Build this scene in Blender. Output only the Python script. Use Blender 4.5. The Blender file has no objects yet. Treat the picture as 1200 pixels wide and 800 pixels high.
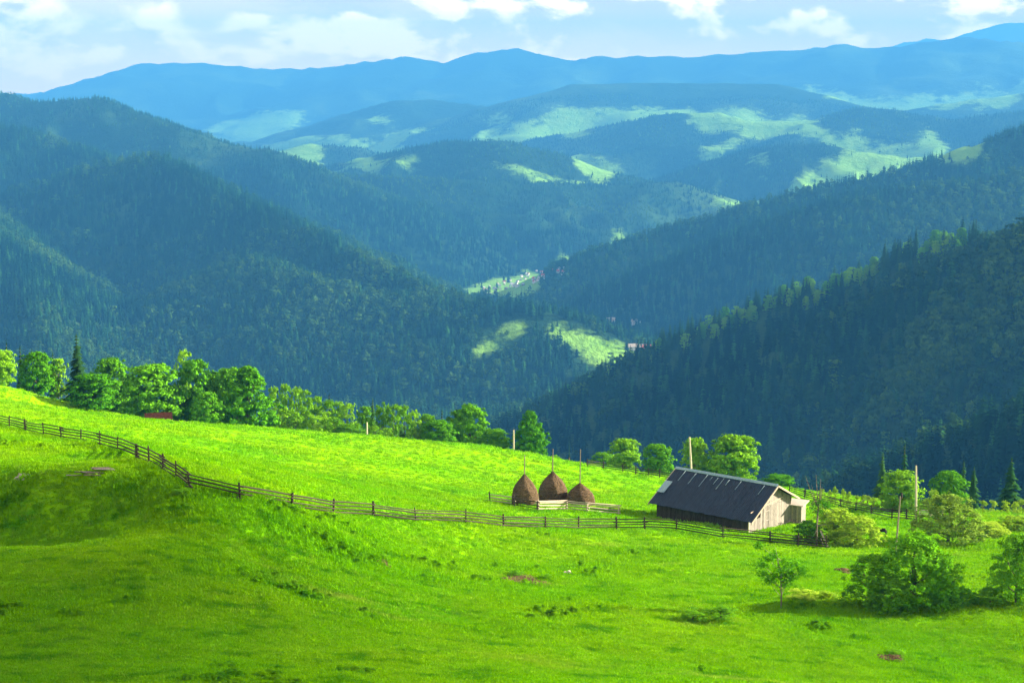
import bpy, bmesh, math, random
import numpy as np
from mathutils import Vector, Matrix

random.seed(7)
RNG = np.random.default_rng(11)
S = bpy.context.scene
COL = S.collection
R = math.radians

# ------------------------------------------------------------------ camera
F = 1900.0                      # focal length in photo pixels (1200 wide)
PITCH = math.atan((400 - 112) / F)
CP, SP = math.cos(PITCH), math.sin(PITCH)
cam = bpy.data.cameras.new('camera')
cam.sensor_width = 36.0
cam.lens = F / 1200 * 36
cam.clip_start, cam.clip_end = 0.5, 60000
camo = bpy.data.objects.new('camera', cam)
camo.rotation_euler = (math.pi / 2 - PITCH, 0, 0)
COL.objects.link(camo)
S.camera = camo

# ------------------------------------------------------------------ light
SUN_EL, SUN_AZ = R(20.5), R(14)   # azimuth counted from +X towards +Y
SUN = Vector((math.cos(SUN_EL) * math.cos(SUN_AZ), math.cos(SUN_EL) * math.sin(SUN_AZ), math.sin(SUN_EL)))
sl = bpy.data.lights.new('sun', 'SUN')
sl.energy = 5.0
sl.angle = R(0.45)
sl.color = (1.0, 0.85, 0.62)
so = bpy.data.objects.new('sun', sl)
so.rotation_euler = (-SUN).to_track_quat('-Z', 'Y').to_euler()
so.location = (300, 60, 200)
COL.objects.link(so)

S.view_settings.view_transform = 'Standard'
S.view_settings.look = 'None'
S.view_settings.exposure = 2.55
S.view_settings.gamma = 1
S.view_settings.use_curve_mapping = False
S.render.engine = 'CYCLES'
cy = S.cycles
cy.use_denoising = True
cy.max_bounces = 5
cy.diffuse_bounces = 2
cy.glossy_bounces = 2
cy.transmission_bounces = 3
cy.volume_bounces = 0
cy.use_adaptive_sampling = True
cy.adaptive_threshold = 0.015

# ------------------------------------------------------------------ node helpers
class NT:
    def __init__(s, tree):
        s.t = tree
        s.n = tree.nodes
        s.l = tree.links
    def new(s, kind, **kw):
        nd = s.n.new(kind)
        for k, v in kw.items():
            setattr(nd, k, v)
        return nd
    def put(s, sock, v):
        if isinstance(v, bpy.types.NodeSocket):
            s.l.new(v, sock)
        elif v is not None:
            if sock.type == 'RGBA' and len(v) == 3:
                v = (*v, 1)
            sock.default_value = v
    def math(s, op, a, b=None, c=None, clamp=False):
        nd = s.new('ShaderNodeMath', operation=op, use_clamp=clamp)
        for i, v in enumerate((a, b, c)):
            if v is not None:
                s.put(nd.inputs[i], v)
        return nd.outputs[0]
    def vmath(s, op, a, b=None):
        nd = s.new('ShaderNodeVectorMath', operation=op)
        s.put(nd.inputs[0], a)
        if b is not None:
            s.put(nd.inputs['Scale'] if op == 'SCALE' else nd.inputs[1], b)
        return nd.outputs['Value'] if op in ('DOT_PRODUCT', 'LENGTH') else nd.outputs[0]
    def noise(s, vec, scale, detail=3, rough=.55, dist=0):
        nd = s.new('ShaderNodeTexNoise')
        if vec is not None:
            s.put(nd.inputs['Vector'], vec)
        nd.inputs['Scale'].default_value = scale
        nd.inputs['Detail'].default_value = detail
        nd.inputs['Roughness'].default_value = rough
        nd.inputs['Distortion'].default_value = dist
        return nd.outputs['Fac']
    def rng(s, v, a, b, c=0., d=1., smooth=True):
        nd = s.new('ShaderNodeMapRange', interpolation_type='SMOOTHSTEP' if smooth else 'LINEAR')
        s.put(nd.inputs[0], v)
        for i, x in enumerate((a, b, c, d)):
            s.put(nd.inputs[i + 1], x)
        return nd.outputs[0]
    def mix(s, f, a, b, mode='MIX'):
        nd = s.new('ShaderNodeMix', data_type='RGBA', blend_type=mode)
        s.put(nd.inputs[0], f)
        s.put(nd.inputs[6], a)
        s.put(nd.inputs[7], b)
        return nd.outputs[2]
    def scalevec(s, v, xyz):
        return s.vmath('MULTIPLY', v, xyz)

def material(name):
    m = bpy.data.materials.new(name)
    m.use_nodes = True
    nt = NT(m.node_tree)
    nt.n.clear()
    out = nt.new('ShaderNodeOutputMaterial')
    return m, nt, out

def principled(nt, out, color, rough=.8, spec=.2, normal=None):
    p = nt.new('ShaderNodeBsdfPrincipled')
    nt.put(p.inputs['Base Color'], color)
    nt.put(p.inputs['Roughness'], rough)
    p.inputs['Specular IOR Level'].default_value = spec
    if normal is not None:
        nt.l.new(normal, p.inputs['Normal'])
    nt.l.new(p.outputs[0], out.inputs[0])
    return p

def bump(nt, h, strength=.5, dist=.05):
    b = nt.new('ShaderNodeBump')
    b.inputs['Strength'].default_value = strength
    b.inputs['Distance'].default_value = dist
    nt.put(b.inputs['Height'], h)
    return b.outputs[0]

def leafy(nt, out, color, trans=.35, tcolor=None):
    d = nt.new('ShaderNodeBsdfDiffuse')
    t = nt.new('ShaderNodeBsdfTranslucent')
    nt.put(d.inputs[0], color)
    nt.put(t.inputs[0], tcolor if tcolor is not None else color)
    mx = nt.new('ShaderNodeMixShader')
    mx.inputs[0].default_value = trans
    nt.l.new(d.outputs[0], mx.inputs[1])
    nt.l.new(t.outputs[0], mx.inputs[2])
    nt.l.new(mx.outputs[0], out.inputs[0])

# ------------------------------------------------------------------ sky (world)
W = bpy.data.worlds.new('World')
S.world = W
W.use_nodes = True
wn = NT(W.node_tree)
wn.n.clear()
wout = wn.new('ShaderNodeOutputWorld')
sky = wn.new('ShaderNodeTexSky', sky_type='NISHITA')
sky.sun_disc = False
sky.sun_elevation = SUN_EL
sky.sun_rotation = math.pi / 2 - SUN_AZ
sky.altitude = 900
sky.air_density = 1.0
sky.dust_density = 1.0
sky.ozone_density = 1.5
tc = wn.new('ShaderNodeTexCoord').outputs['Generated']
d3 = wn.vmath('NORMALIZE', tc)
sep = wn.new('ShaderNodeSeparateXYZ')
wn.l.new(d3, sep.inputs[0])
el = sep.outputs[2]
p = wn.scalevec(d3, (1.0, 1.0, 1.9))
warp = wn.new('ShaderNodeTexNoise')
wn.l.new(p, warp.inputs['Vector'])
warp.inputs['Scale'].default_value = 9
warp.inputs['Detail'].default_value = 2
wv = wn.vmath('SCALE', wn.vmath('SUBTRACT', warp.outputs['Color'], (.5, .5, .5)), .05)
p = wn.vmath('ADD', p, wv)
n1 = wn.noise(p, 13, 9, .55)
n2 = wn.noise(wn.vmath('ADD', p, (.012, .0, .022)), 13, 9, .55)   # a step towards the sun
big = wn.noise(p, 4.5, 3, .5)
thin = wn.rng(el, .09, .35, 0, .11)                  # near the horizon the far cumulus overlap, overhead there are gaps
cover = wn.rng(wn.math('SUBTRACT', wn.math('ADD', wn.math('MULTIPLY', n1, .72), wn.math('MULTIPLY', big, .4)), thin), .445, .55)
lit = wn.rng(wn.math('SUBTRACT', n1, n2), -.035, .075)
ccol = wn.mix(lit, (.26, .165, .06), (1.1, .76, .42))
base = wn.mix(1.0, sky.outputs[0], (.050, .050, .050), 'MULTIPLY')
soft = wn.noise(p, 6, 4, .5)
vcol = wn.mix(wn.rng(soft, .4, .65), (.44, .24, .05), (.53, .30, .075))
veil = wn.mix(wn.rng(el, .07, .18, .80, .03), base, vcol)     # thin haze layer of cloud, thickest when seen edge on
full = wn.mix(cover, veil, ccol)
low = wn.rng(el, .0, .085, 1, 0)
full = wn.mix(wn.math('MULTIPLY', low, .85), full, (.98, .53, .10))
bg = wn.new('ShaderNodeBackground')
wn.l.new(full, bg.inputs[0])
bg.inputs[1].default_value = 1.0
wn.l.new(bg.outputs[0], wout.inputs[0])

# ------------------------------------------------------------------ geometry helpers
def ray(u, v):
    cx, cyy = (u - 600) / F, (400 - v) / F
    return np.array([cx, CP + cyy * SP, -SP + cyy * CP])

def at(u, v, Y):
    d = ray(u, v)
    return d * (Y / d[1])

def project(x, y, z):
    dep = y * CP - z * SP
    return 600 + F * x / dep, 400 - F * (y * SP + z * CP) / dep

LAT = RNG.random((8, 256, 256))
def vnoise(x, y, s, k=0):
    x = np.asarray(x, float) / s + 37.3 * k
    y = np.asarray(y, float) / s + 11.7 * k
    xi, yi = np.floor(x).astype(int), np.floor(y).astype(int)
    fx, fy = x - xi, y - yi
    fx, fy = fx * fx * (3 - 2 * fx), fy * fy * (3 - 2 * fy)
    g = LAT[k % 8]
    a, b = g[xi & 255, yi & 255], g[(xi + 1) & 255, yi & 255]
    c, d = g[xi & 255, (yi + 1) & 255], g[(xi + 1) & 255, (yi + 1) & 255]
    return (a + (b - a) * fx) * (1 - fy) + (c + (d - c) * fx) * fy - .5

def fbm(x, y, s, octs=4, k=0, gain=.5):
    t, a = 0, 1
    for o in range(octs):
        t = t + a * vnoise(x, y, s / 2 ** o, k + o)
        a *= gain
    return t

def mesh_arrays(name, verts, quads=None, tris=None, mats=(), mi=None, smooth=False):
    verts = np.asarray(verts, np.float32).reshape(-1, 3)
    q = np.zeros((0, 4), np.int32) if quads is None else np.asarray(quads, np.int32).reshape(-1, 4)
    t = np.zeros((0, 3), np.int32) if tris is None else np.asarray(tris, np.int32).reshape(-1, 3)
    me = bpy.data.meshes.new(name)
    me.vertices.add(len(verts))
    me.vertices.foreach_set('co', verts.ravel())
    nl = len(q) * 4 + len(t) * 3
    if nl:
        me.loops.add(nl)
        me.loops.foreach_set('vertex_index', np.concatenate([q.ravel(), t.ravel()]))
        me.polygons.add(len(q) + len(t))
        st = np.concatenate([np.arange(len(q)) * 4, len(q) * 4 + np.arange(len(t)) * 3])
        me.polygons.foreach_set('loop_start', st.astype(np.int32))
        if mi is not None:
            me.polygons.foreach_set('material_index', np.asarray(mi, np.int32))
        if smooth:
            me.polygons.foreach_set('use_smooth', np.ones(len(st), bool))
    for m in mats:
        me.materials.append(m)
    me.update(calc_edges=True)
    return me

def link(name, me, parent=None, loc=None, rot=None, scale=None):
    o = bpy.data.objects.new(name, me)
    COL.objects.link(o)
    if parent is not None:
        o.parent = parent
    if loc is not None:
        o.location = loc
    if rot is not None:
        o.rotation_euler = rot
    if scale is not None:
        o.scale = scale
    return o

def tag(o, label=None, cat=None, group=None, kind=None):
    for k, v in (('label', label), ('category', cat), ('group', group), ('kind', kind)):
        if v:
            o[k] = v
    return o

def thing(name, loc, label, cat, group=None, rz=0):
    o = link(name, None, None, loc, (0, 0, rz))
    return tag(o, label, cat, group)

class MB:
    """collects shapes into one mesh"""
    def __init__(s):
        s.v, s.f = [], []
    def hexa(s, c):
        b = len(s.v)
        s.v += [tuple(q) for q in c]
        for f in ((0, 3, 2, 1), (4, 5, 6, 7), (0, 1, 5, 4), (1, 2, 6, 5), (2, 3, 7, 6), (3, 0, 4, 7)):
            s.f.append(tuple(b + i for i in f))
    def box(s, x0, x1, y0, y1, z0, z1):
        s.hexa([(x0, y0, z0), (x1, y0, z0), (x1, y1, z0), (x0, y1, z0), (x0, y0, z1), (x1, y0, z1), (x1, y1, z1), (x0, y1, z1)])
    def tube(s, pts, radii, n=7, cap=True):
        pts = [Vector(q) for q in pts]
        b0 = len(s.v)
        for i, q in enumerate(pts):
            d = (pts[min(i + 1, len(pts) - 1)] - pts[max(i - 1, 0)]).normalized()
            a = d.orthogonal().normalized() if i == 0 else (prev - d * prev.dot(d)).normalized()
            prev = a
            c = d.cross(a)
            for k in range(n):
                t = 2 * math.pi * k / n
                s.v.append(tuple(q + (a * math.cos(t) + c * math.sin(t)) * radii[i]))
        for i in range(len(pts) - 1):
            for k in range(n):
                k2 = (k + 1) % n
                s.f.append((b0 + i * n + k, b0 + i * n + k2, b0 + (i + 1) * n + k2, b0 + (i + 1) * n + k))
        if cap:
            s.f.append(tuple(b0 + k for k in reversed(range(n))))
            s.f.append(tuple(b0 + (len(pts) - 1) * n + k for k in range(n)))
    def mesh(s, name, *mats, smooth=False):
        me = bpy.data.meshes.new(name)
        me.from_pydata(s.v, [], s.f)
        for m in mats:
            me.materials.append(m)
        if smooth:
            for q in me.polygons:
                q.use_smooth = True
        me.update()
        return me
    def build(s, name, m, parent=None, smooth=False, **kw):
        return link(name, s.mesh(name, m, smooth=smooth), parent, **kw)

# ------------------------------------------------------------------ the meadow: heights from measured ground points (u, v, distance)
MP = [(11, 500, 185), (51, 510, 172), (117, 522, 148), (161, 537, 135), (191, 551, 127), (222, 572, 122), (281, 585, 122), (342, 595, 130),
      (390, 602, 135), (438, 605, 141), (487, 611, 145), (546, 613, 154), (590, 618, 159), (639, 619, 164), (678, 620, 167), (723, 620, 170),
      (756, 620, 171), (793, 621, 171), (847, 631, 168), (903, 636, 166), (965, 643, 163), (1030, 650, 160),
      (-60, 490, 200), (0, 475, 235), (0, 453, 290), (70, 480, 285), (140, 487, 290), (230, 498, 295), (320, 508, 300), (430, 516, 300), (520, 525, 302),
      (600, 531, 300), (700, 545, 290), (770, 556, 280), (860, 566, 272), (940, 575, 262), (1010, 586, 245), (1073, 606, 205), (1045, 608, 208), (1130, 600, 222), (1200, 603, 215),
      (300, 540, 195), (450, 560, 200), (615, 592, 190), (680, 590, 192), (560, 575, 205), (877, 621, 178), (770, 606, 187), (923, 609, 188), (700, 570, 240),
      (1110, 637, 172), (1200, 645, 165), (1000, 660, 150), (1200, 690, 135),
      (0, 540, 140), (100, 548, 134), (0, 571, 127), (100, 578, 123), (190, 592, 119), (0, 606, 125.2), (50, 574, 125), (50, 608, 123.4), (100, 608, 121.6), (150, 585, 121), (150, 608, 120), (190, 608, 118), (-60, 571, 129), (-60, 606, 127),
      (0, 640, 117), (100, 640, 113), (0, 700, 99), (0, 800, 79), (150, 650, 107), (200, 720, 96), (300, 640, 115), (300, 800, 81), (400, 660, 118), (400, 720, 102),
      (600, 800, 86), (600, 720, 110), (600, 695, 119), (600, 668, 131), (600, 645, 147), (450, 640, 128), (750, 690, 125), (750, 650, 148), (750, 800, 90), (900, 800, 94), (900, 712, 118),
      (900, 680, 134), (1060, 713, 118), (1060, 800, 97), (1200, 713, 117), (1200, 800, 99), (1050, 760, 106), (-100, 800, 78), (-120, 640, 108), (1320, 800, 102), (1320, 700, 124)]
mp = [at(*q) for q in MP]
mp += [(0, 0, -1.75), (-40, 0, -2.5), (40, 0, -4.5), (0, 40, -16.5), (-40, 40, -17), (40, 40, -19.5), (0, -60, 20), (-80, 40, -17), (90, 60, -27), (-120, 120, -33), (140, 120, -46),
       (-160, 250, -48), (-130, 330, -66), (-70, 345, -78), (0, 350, -92), (60, 330, -92), (110, 280, -82), (160, 220, -72), (0, 400, -115), (-120, 400, -95), (110, 350, -112), (180, 300, -105)]
mp = np.array(mp, float)
def tps_fit(P, lam):
    n = len(P)
    d = np.hypot(P[:, None, 0] - P[None, :, 0], P[:, None, 1] - P[None, :, 1]) / 100
    K = np.where(d > 0, d * d * np.log(d + 1e-12), 0) + lam * np.eye(n)
    Q = np.c_[np.ones(n), P[:, :2] / 100]
    A = np.block([[K, Q], [Q.T, np.zeros((3, 3))]])
    return np.linalg.solve(A, np.r_[P[:, 2], np.zeros(3)])
TW = tps_fit(mp, .0002)
def meadow(x, y, detail=True):
    x, y = np.asarray(x, float), np.asarray(y, float)
    sh = np.broadcast(x, y).shape
    xf, yf = np.broadcast_to(x, sh).ravel(), np.broadcast_to(y, sh).ravel()
    out = np.empty(len(xf))
    for i in range(0, len(xf), 20000):
        a, b = xf[i:i + 20000], yf[i:i + 20000]
        d2 = ((a[:, None] - mp[None, :, 0]) ** 2 + (b[:, None] - mp[None, :, 1]) ** 2) / 1e4
        out[i:i + 20000] = np.where(d2 > 0, .5 * d2 * np.log(d2 + 1e-24), 0) @ TW[:len(mp)] + TW[-3] + TW[-2] * a / 100 + TW[-1] * b / 100
    if detail:
        out = out + .55 * fbm(xf, yf, 17, 3, 1) + .28 * fbm(xf, yf, 3.2, 2, 4)
    return out.reshape(sh)
def gz(x, y):
    return float(meadow(np.array([x]), np.array([y]))[0])
YS = np.arange(30, 330, .4)
def ground(u, v):
    d = ray(u, v)
    k = YS / d[1]
    h = meadow(d[0] * k, YS)
    below = np.nonzero(d[2] * k <= h)[0]
    j = below[0] if len(below) else int(np.argmin(d[2] * k - h))
    return Vector((d[0] * k[j], YS[j], h[j]))

# ------------------------------------------------------------------ mountains: crest lines (u, v, distance) with slopes falling to the valley floor
RIDGES = [
    # (slope, noise amplitude, points)
    (.34, .35, [(980, 75, 15600), (1030, 56, 15600), (1080, 45, 15600), (1110, 47, 15600), (1130, 39, 15500), (1170, 28, 15400), (1200, 26, 15300), (1330, 18, 15300), (1500, 30, 15300)]),
    (.30, .35, [(-300, 140, 14200), (20, 109, 14000), (110, 104, 13800), (240, 110, 13500)]),
    (.30, .4, [(60, 112, 12600), (130, 90, 12500), (165, 74, 12400), (230, 73, 12400), (300, 80, 12300), (345, 80, 12300), (400, 77, 12200), (480, 65, 12000), (505, 69, 12000),
              (518, 73, 12000), (560, 62, 12000), (608, 56, 11900), (640, 63, 11800), (672, 71, 11800), (700, 66, 11700), (745, 65, 11700), (800, 66, 11600), (870, 62, 11500), (940, 57, 11500),
              (985, 51, 11400), (1010, 55, 11400), (1050, 55, 11400), (1100, 47, 11300), (1130, 43, 11300), (1165, 47, 11200), (1200, 49, 11200), (1400, 60, 11000)]),
    (.30, .5, [(230, 170, 9600), (330, 160, 9500), (380, 139, 9400), (420, 128, 9300), (460, 118, 9200), (505, 116, 9200), (545, 121, 9100), (600, 128, 9000), (640, 112, 8900),
              (668, 99, 8800), (740, 97, 8800), (800, 96, 8800), (905, 97, 8700), (950, 108, 8600), (985, 122, 8500), (1060, 128, 8500), (1130, 118, 8500), (1200, 108, 8500), (1400, 95, 8500)]),
    (.30, .5, [(560, 185, 7300), (640, 160, 7200), (720, 146, 7100), (780, 134, 7000), (840, 131, 7000), (880, 142, 6900), (960, 140, 6900), (1010, 124, 6800), (1050, 128, 6800), (1120, 140, 6700), (1200, 130, 6700), (1350, 110, 6600)]),
    (.30, .5, [(300, 190, 6600), (360, 168, 6500), (420, 172, 6400)]),
    (.32, .5, [(330, 205, 5700), (380, 195, 5600), (443, 180, 5500), (517, 164, 5400), (590, 165, 5300), (640, 174, 5300), (700, 196, 5200), (760, 220, 5200)]),
    (.34, .5, [(740, 235, 5900), (800, 198, 5800), (880, 174, 5700), (927, 168, 5600), (973, 168, 5500), (1033, 181, 5400), (1100, 185, 5400), (1250, 170, 5300)]),
    (.36, .7, [(330, 195, 4900), (400, 203, 4800), (480, 207, 4700), (560, 211, 4700), (640, 213, 4800), (720, 214, 4900), (790, 212, 5000), (830, 222, 5050), (850, 240, 5050)]),
    (.40, .7, [(-260, 60, 5300), (-60, 92, 5100), (0, 109, 5000), (25, 119, 4900), (60, 118, 4850), (110, 114, 4800), (130, 117, 4700), (170, 134, 4600), (215, 151, 4500), (260, 169, 4450), (310, 175, 4400),
              (350, 190, 4350), (400, 217, 4300), (450, 256, 4250), (500, 291, 4200), (540, 322, 4150)]),
    (.44, .4, [(-200, 130, 3900), (0, 150, 3850), (70, 168, 3800), (133, 190, 3600)]),
    (.50, .25, [(-160, 270, 3350), (0, 228, 3350), (100, 199, 3320), (150, 190, 3300), (190, 184, 3250)]),
    (.66, .15, [(190, 184, 3250), (250, 219, 3050), (330, 252, 2860), (400, 285, 2700), (480, 323, 2540), (545, 350, 2440)]),
    (.50, .2, [(-90, 215, 3100), (-20, 270, 2750), (30, 330, 2450), (60, 390, 2250), (80, 440, 2100)]),
    (.38, .15, [(300, 305, 2620), (400, 335, 2500), (480, 352, 2440), (550, 356, 2400), (617, 358, 2380), (667, 372, 2360), (717, 395, 2340), (748, 418, 2330)]),
    (.42, .5, [(1500, 60, 3500), (1330, 105, 3450), (1200, 152, 3400), (1167, 164, 3400), (1133, 172, 3380), (1100, 187, 3360), (1033, 202, 3340), (967, 218, 3320), (883, 242, 3280), (800, 266, 3240), (740, 283, 3210),
              (700, 297, 3190), (660, 321, 3170), (630, 350, 3150), (618, 372, 3130)]),
    (.44, .5, [(1400, 170, 2950), (1200, 206, 2950), (1100, 219, 2940), (1000, 230, 2930), (900, 262, 2930), (800, 310, 2950)]),
    (.56, .4, [(1500, 130, 1350), (1330, 210, 1400), (1200, 262, 1450), (1150, 276, 1480), (1090, 291, 1500), (1060, 308, 1510), (1030, 322, 1520), (1000, 334, 1530), (960, 337, 1540), (925, 350, 1550), (887, 364, 1560), (850, 378, 1570),
              (820, 393, 1580), (780, 418, 1590), (733, 446, 1600), (700, 462, 1600), (667, 474, 1600), (640, 490, 1590), (612, 512, 1570)]),
    (.55, .3, [(1380, 430, 800), (1250, 470, 860), (1120, 520, 920), (1000, 590, 1000)]),
]
RP = []
for s_, n_, pts in RIDGES:
    RP.append((s_, n_, np.array([at(u, v, Yq if Yq < 9000 else 9000 + (Yq - 9000) * 1.55) for u, v, Yq in pts])))
home = np.array([(-400, 330, -70), (-160, 270, -64), (-70, 270, -76), (0, 270, -80), (60, 250, -78), (120, 190, -70), (220, 120, -60), (400, 0, -40)], float)
RP.append((.50, .2, home))
def floor_z(x, y):
    r = np.hypot(x, y)
    return np.interp(r, [0, 900, 1600, 2200, 2700, 3300, 4200, 5500, 8000, 12000, 20000], [-330, -370, -405, -420, -424, -432, -462, -480, -440, -430, -430])
def hills_z(x, y):
    sh = x.shape
    x, y = x.ravel(), y.ravel()
    r = np.hypot(x, y)
    wx = x + (r * .008 + 6) * fbm(x, y, 420, 3, 2)
    wy = y + (r * .008 + 6) * fbm(x, y, 420, 3, 5)
    h = floor_z(x, y) + 6 * fbm(x, y, 300, 3, 3)
    for s_, n_, P in RP:
        best = np.full(len(x), 1e9)
        zc = np.full(len(x), -1e9)
        val = np.full(len(x), -1e9)
        for a, b in zip(P[:-1], P[1:]):
            ab = b[:2] - a[:2]
            t = np.clip(((wx - a[0]) * ab[0] + (wy - a[1]) * ab[1]) / (ab @ ab), 0, 1)
            d = np.hypot(wx - a[0] - t * ab[0], wy - a[1] - t * ab[1])
            z = a[2] + t * (b[2] - a[2])
            val = np.maximum(val, z - s_ * d)
            best = np.minimum(best, d)
        sc = 260 if P[:, 1].mean() < 6000 else 700
        rid = 1 - 2 * np.abs(fbm(x + 77 * s_, y, sc, 3, 6)) * 1.6
        amp = n_ * np.minimum(best, 420) * .30
        h = np.maximum(h, val + amp * (rid - .75) + np.minimum(best, 60) * .05 * fbm(x, y, 60, 2, 1))
    return h.reshape(sh)

az = np.concatenate([np.linspace(-1.55, -.36, 60, endpoint=False), np.linspace(-.36, .36, 560), np.linspace(.36, 1.55, 61)[1:]])
rr = np.concatenate([np.geomspace(150, 600, 40, endpoint=False), np.geomspace(600, 6500, 330, endpoint=False), np.geomspace(6500, 20500, 190)])
AZ, RR = np.meshgrid(az, rr, indexing='ij')
HX, HY = RR * np.sin(AZ), RR * np.cos(AZ)
HZ = hills_z(HX, HY)
HZ[:, -1] = -500
NA, NR = len(az), len(rr)
ANG = HZ / RR
def hill_ray(u, v):
    """first point of the hills along a photo ray (None over the sky)"""
    d = ray(u, v)
    a = math.atan2(d[0], d[1])
    j = np.interp(a, az, np.arange(NA))
    i0 = int(j); f = j - i0
    zc = HZ[i0] * (1 - f) + HZ[min(i0 + 1, NA - 1)] * f
    sl = d[2] / math.hypot(d[0], d[1])
    k = np.nonzero((rr > 480) & (rr * sl <= zc))[0]
    if not len(k):
        return None
    k = k[0]
    r0 = rr[k]
    if k > 0:
        e0, e1 = rr[k - 1] * sl - zc[k - 1], rr[k] * sl - zc[k]
        if e0 > 0 and e0 != e1:
            r0 = rr[k - 1] + (rr[k] - rr[k - 1]) * e0 / (e0 - e1)
    return np.array([math.sin(a) * r0, math.cos(a) * r0, r0 * sl])
def hill_at(x, y):
    a, r = np.arctan2(x, y), np.hypot(x, y)
    ja = np.clip(np.interp(a, az, np.arange(NA)), 0, NA - 1.001)
    jr = np.clip(np.interp(r, rr, np.arange(NR)), 0, NR - 1.001)
    i, k = ja.astype(int), jr.astype(int)
    fa, fr = ja - i, jr - k
    return (HZ[i, k] * (1 - fr) + HZ[i, k + 1] * fr) * (1 - fa) + (HZ[i + 1, k] * (1 - fr) + HZ[i + 1, k + 1] * fr) * fa

# clearings and pastures among the woods, outlined on the photo and laid on the ground there
CLEAR = [
    [(400, 174), (470, 160), (540, 156), (500, 166), (440, 178)],
    [(470, 140), (560, 132), (640, 136), (560, 142)],
    [(760, 128), (850, 122), (900, 130), (960, 136), (900, 150), (800, 148)],
    [(900, 156), (980, 150), (1060, 156), (1120, 150), (1100, 164), (960, 166)],
    [(1010, 112), (1080, 116), (1200, 104), (1200, 126), (1080, 130)],
    [(560, 196), (640, 200), (720, 208), (700, 216), (600, 210)],
    [(300, 170), (360, 160), (410, 158), (380, 176), (320, 184)],
    [(550, 406), (572, 382), (600, 374), (626, 374), (622, 396), (600, 406), (576, 424), (548, 426)],
    [(642, 376), (660, 379), (700, 393), (735, 410), (752, 420), (748, 434), (715, 434), (685, 424), (658, 408), (642, 392)],
    [(560, 470), (620, 470), (622, 482), (590, 484), (556, 480)],
    [(670, 438), (700, 434), (695, 441), (672, 443)],
    [(540, 338), (580, 322), (620, 316), (658, 308), (645, 330), (628, 352), (590, 352), (545, 347)],
    [(655, 305), (690, 284), (730, 268), (780, 262), (770, 270), (720, 284), (690, 300)],
    [(610, 282), (635, 288), (632, 298), (620, 292)],
    [(395, 188), (430, 190), (500, 194), (570, 200), (568, 212), (500, 205), (430, 202), (395, 196)],
    [(330, 172), (390, 160), (420, 166), (480, 150), (520, 160), (440, 178), (380, 184)],
    [(640, 176), (690, 186), (740, 205), (720, 206), (670, 194)],
    [(660, 163), (680, 150), (692, 154), (670, 164)],
    [(812, 170), (840, 165), (872, 166), (850, 180), (815, 194), (810, 184)],
    [(855, 150), (900, 138), (960, 142), (930, 156), (870, 164)],
    [(970, 168), (1020, 164), (1060, 172), (1115, 168), (1110, 178), (1030, 182), (980, 176)],
    [(560, 122), (640, 118), (700, 120), (640, 128)],
    [(770, 126), (860, 124), (960, 130), (930, 140), (820, 134)],
    [(930, 100), (1000, 108), (1060, 122), (1010, 126), (960, 116)],
    [(1120, 110), (1200, 96), (1260, 100), (1200, 122), (1130, 122)],
    [(275, 158), (300, 138), (360, 134), (340, 152), (300, 162)],
    [(600, 146), (680, 140), (720, 144), (650, 152)],
    [(1040, 134), (1080, 140), (1070, 146), (1045, 144)],
    [(0, 158), (40, 162), (60, 172), (0, 170)],
    [(1080, 186), (1150, 172), (1175, 176), (1140, 200), (1100, 204)],
]
def inside(poly, x, y):
    c = np.zeros(x.shape, bool)
    n = len(poly)
    for i in range(n):
        x0, y0 = poly[i]; x1, y1 = poly[(i + 1) % n]
        if y0 == y1:
            continue
        c ^= ((y0 > y) != (y1 > y)) & (x < (x1 - x0) * (y - y0) / (y1 - y0) + x0)
    return c
POLYS = []
for pl in CLEAR:
    w = [hill_ray(*q) for q in pl]
    w = [q[:2] for q in w if q is not None]
    if len(w) >= 3:
        POLYS.append(np.array(w))
def cleared(x, y):
    r = np.hypot(x, y)
    a = x + r * .006 * fbm(x, y, 120, 3, 1) * 2
    b = y + r * .014 * fbm(x, y, 120, 3, 4) * 2
    m = np.zeros(x.shape, bool)
    for P in POLYS:
        lo, hi = P.min(0) - 300, P.max(0) + 300
        q = (a > lo[0]) & (a < hi[0]) & (b > lo[1]) & (b < hi[1])
        if q.any():
            m[q] |= inside(P, a[q], b[q])
    return m
def grass_at(x, y):
    ja = np.clip(np.round(np.interp(np.arctan2(x, y), az, np.arange(NA))).astype(int), 0, NA - 1)
    jr = np.clip(np.round(np.interp(np.hypot(x, y), rr, np.arange(NR))).astype(int), 0, NR - 1)
    return GR[ja, jr]
strips = (RR > 4900) & (RR < 10500) & (np.abs(AZ) < .4) & (fbm(HX * 1.0, HY * .8, 620, 4, 7) > .30) & (HZ < -60)
far_past = strips | (RR > 6600) & (fbm(HX, HY, 1300, 5, 2) > .44) & (HZ < 0)
GR = (cleared(HX, HY) | far_past).astype(np.float32)
def blur(a, n, ax):
    out_ = a.copy()
    for k in range(1, n + 1):
        out_ = out_ + np.roll(a, k, ax) + np.roll(a, -k, ax)
    return out_ / (2 * n + 1)
GF = blur(blur(blur(GR, 4, 0), 2, 1), 3, 0).astype(np.float32)
GR = GF

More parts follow.
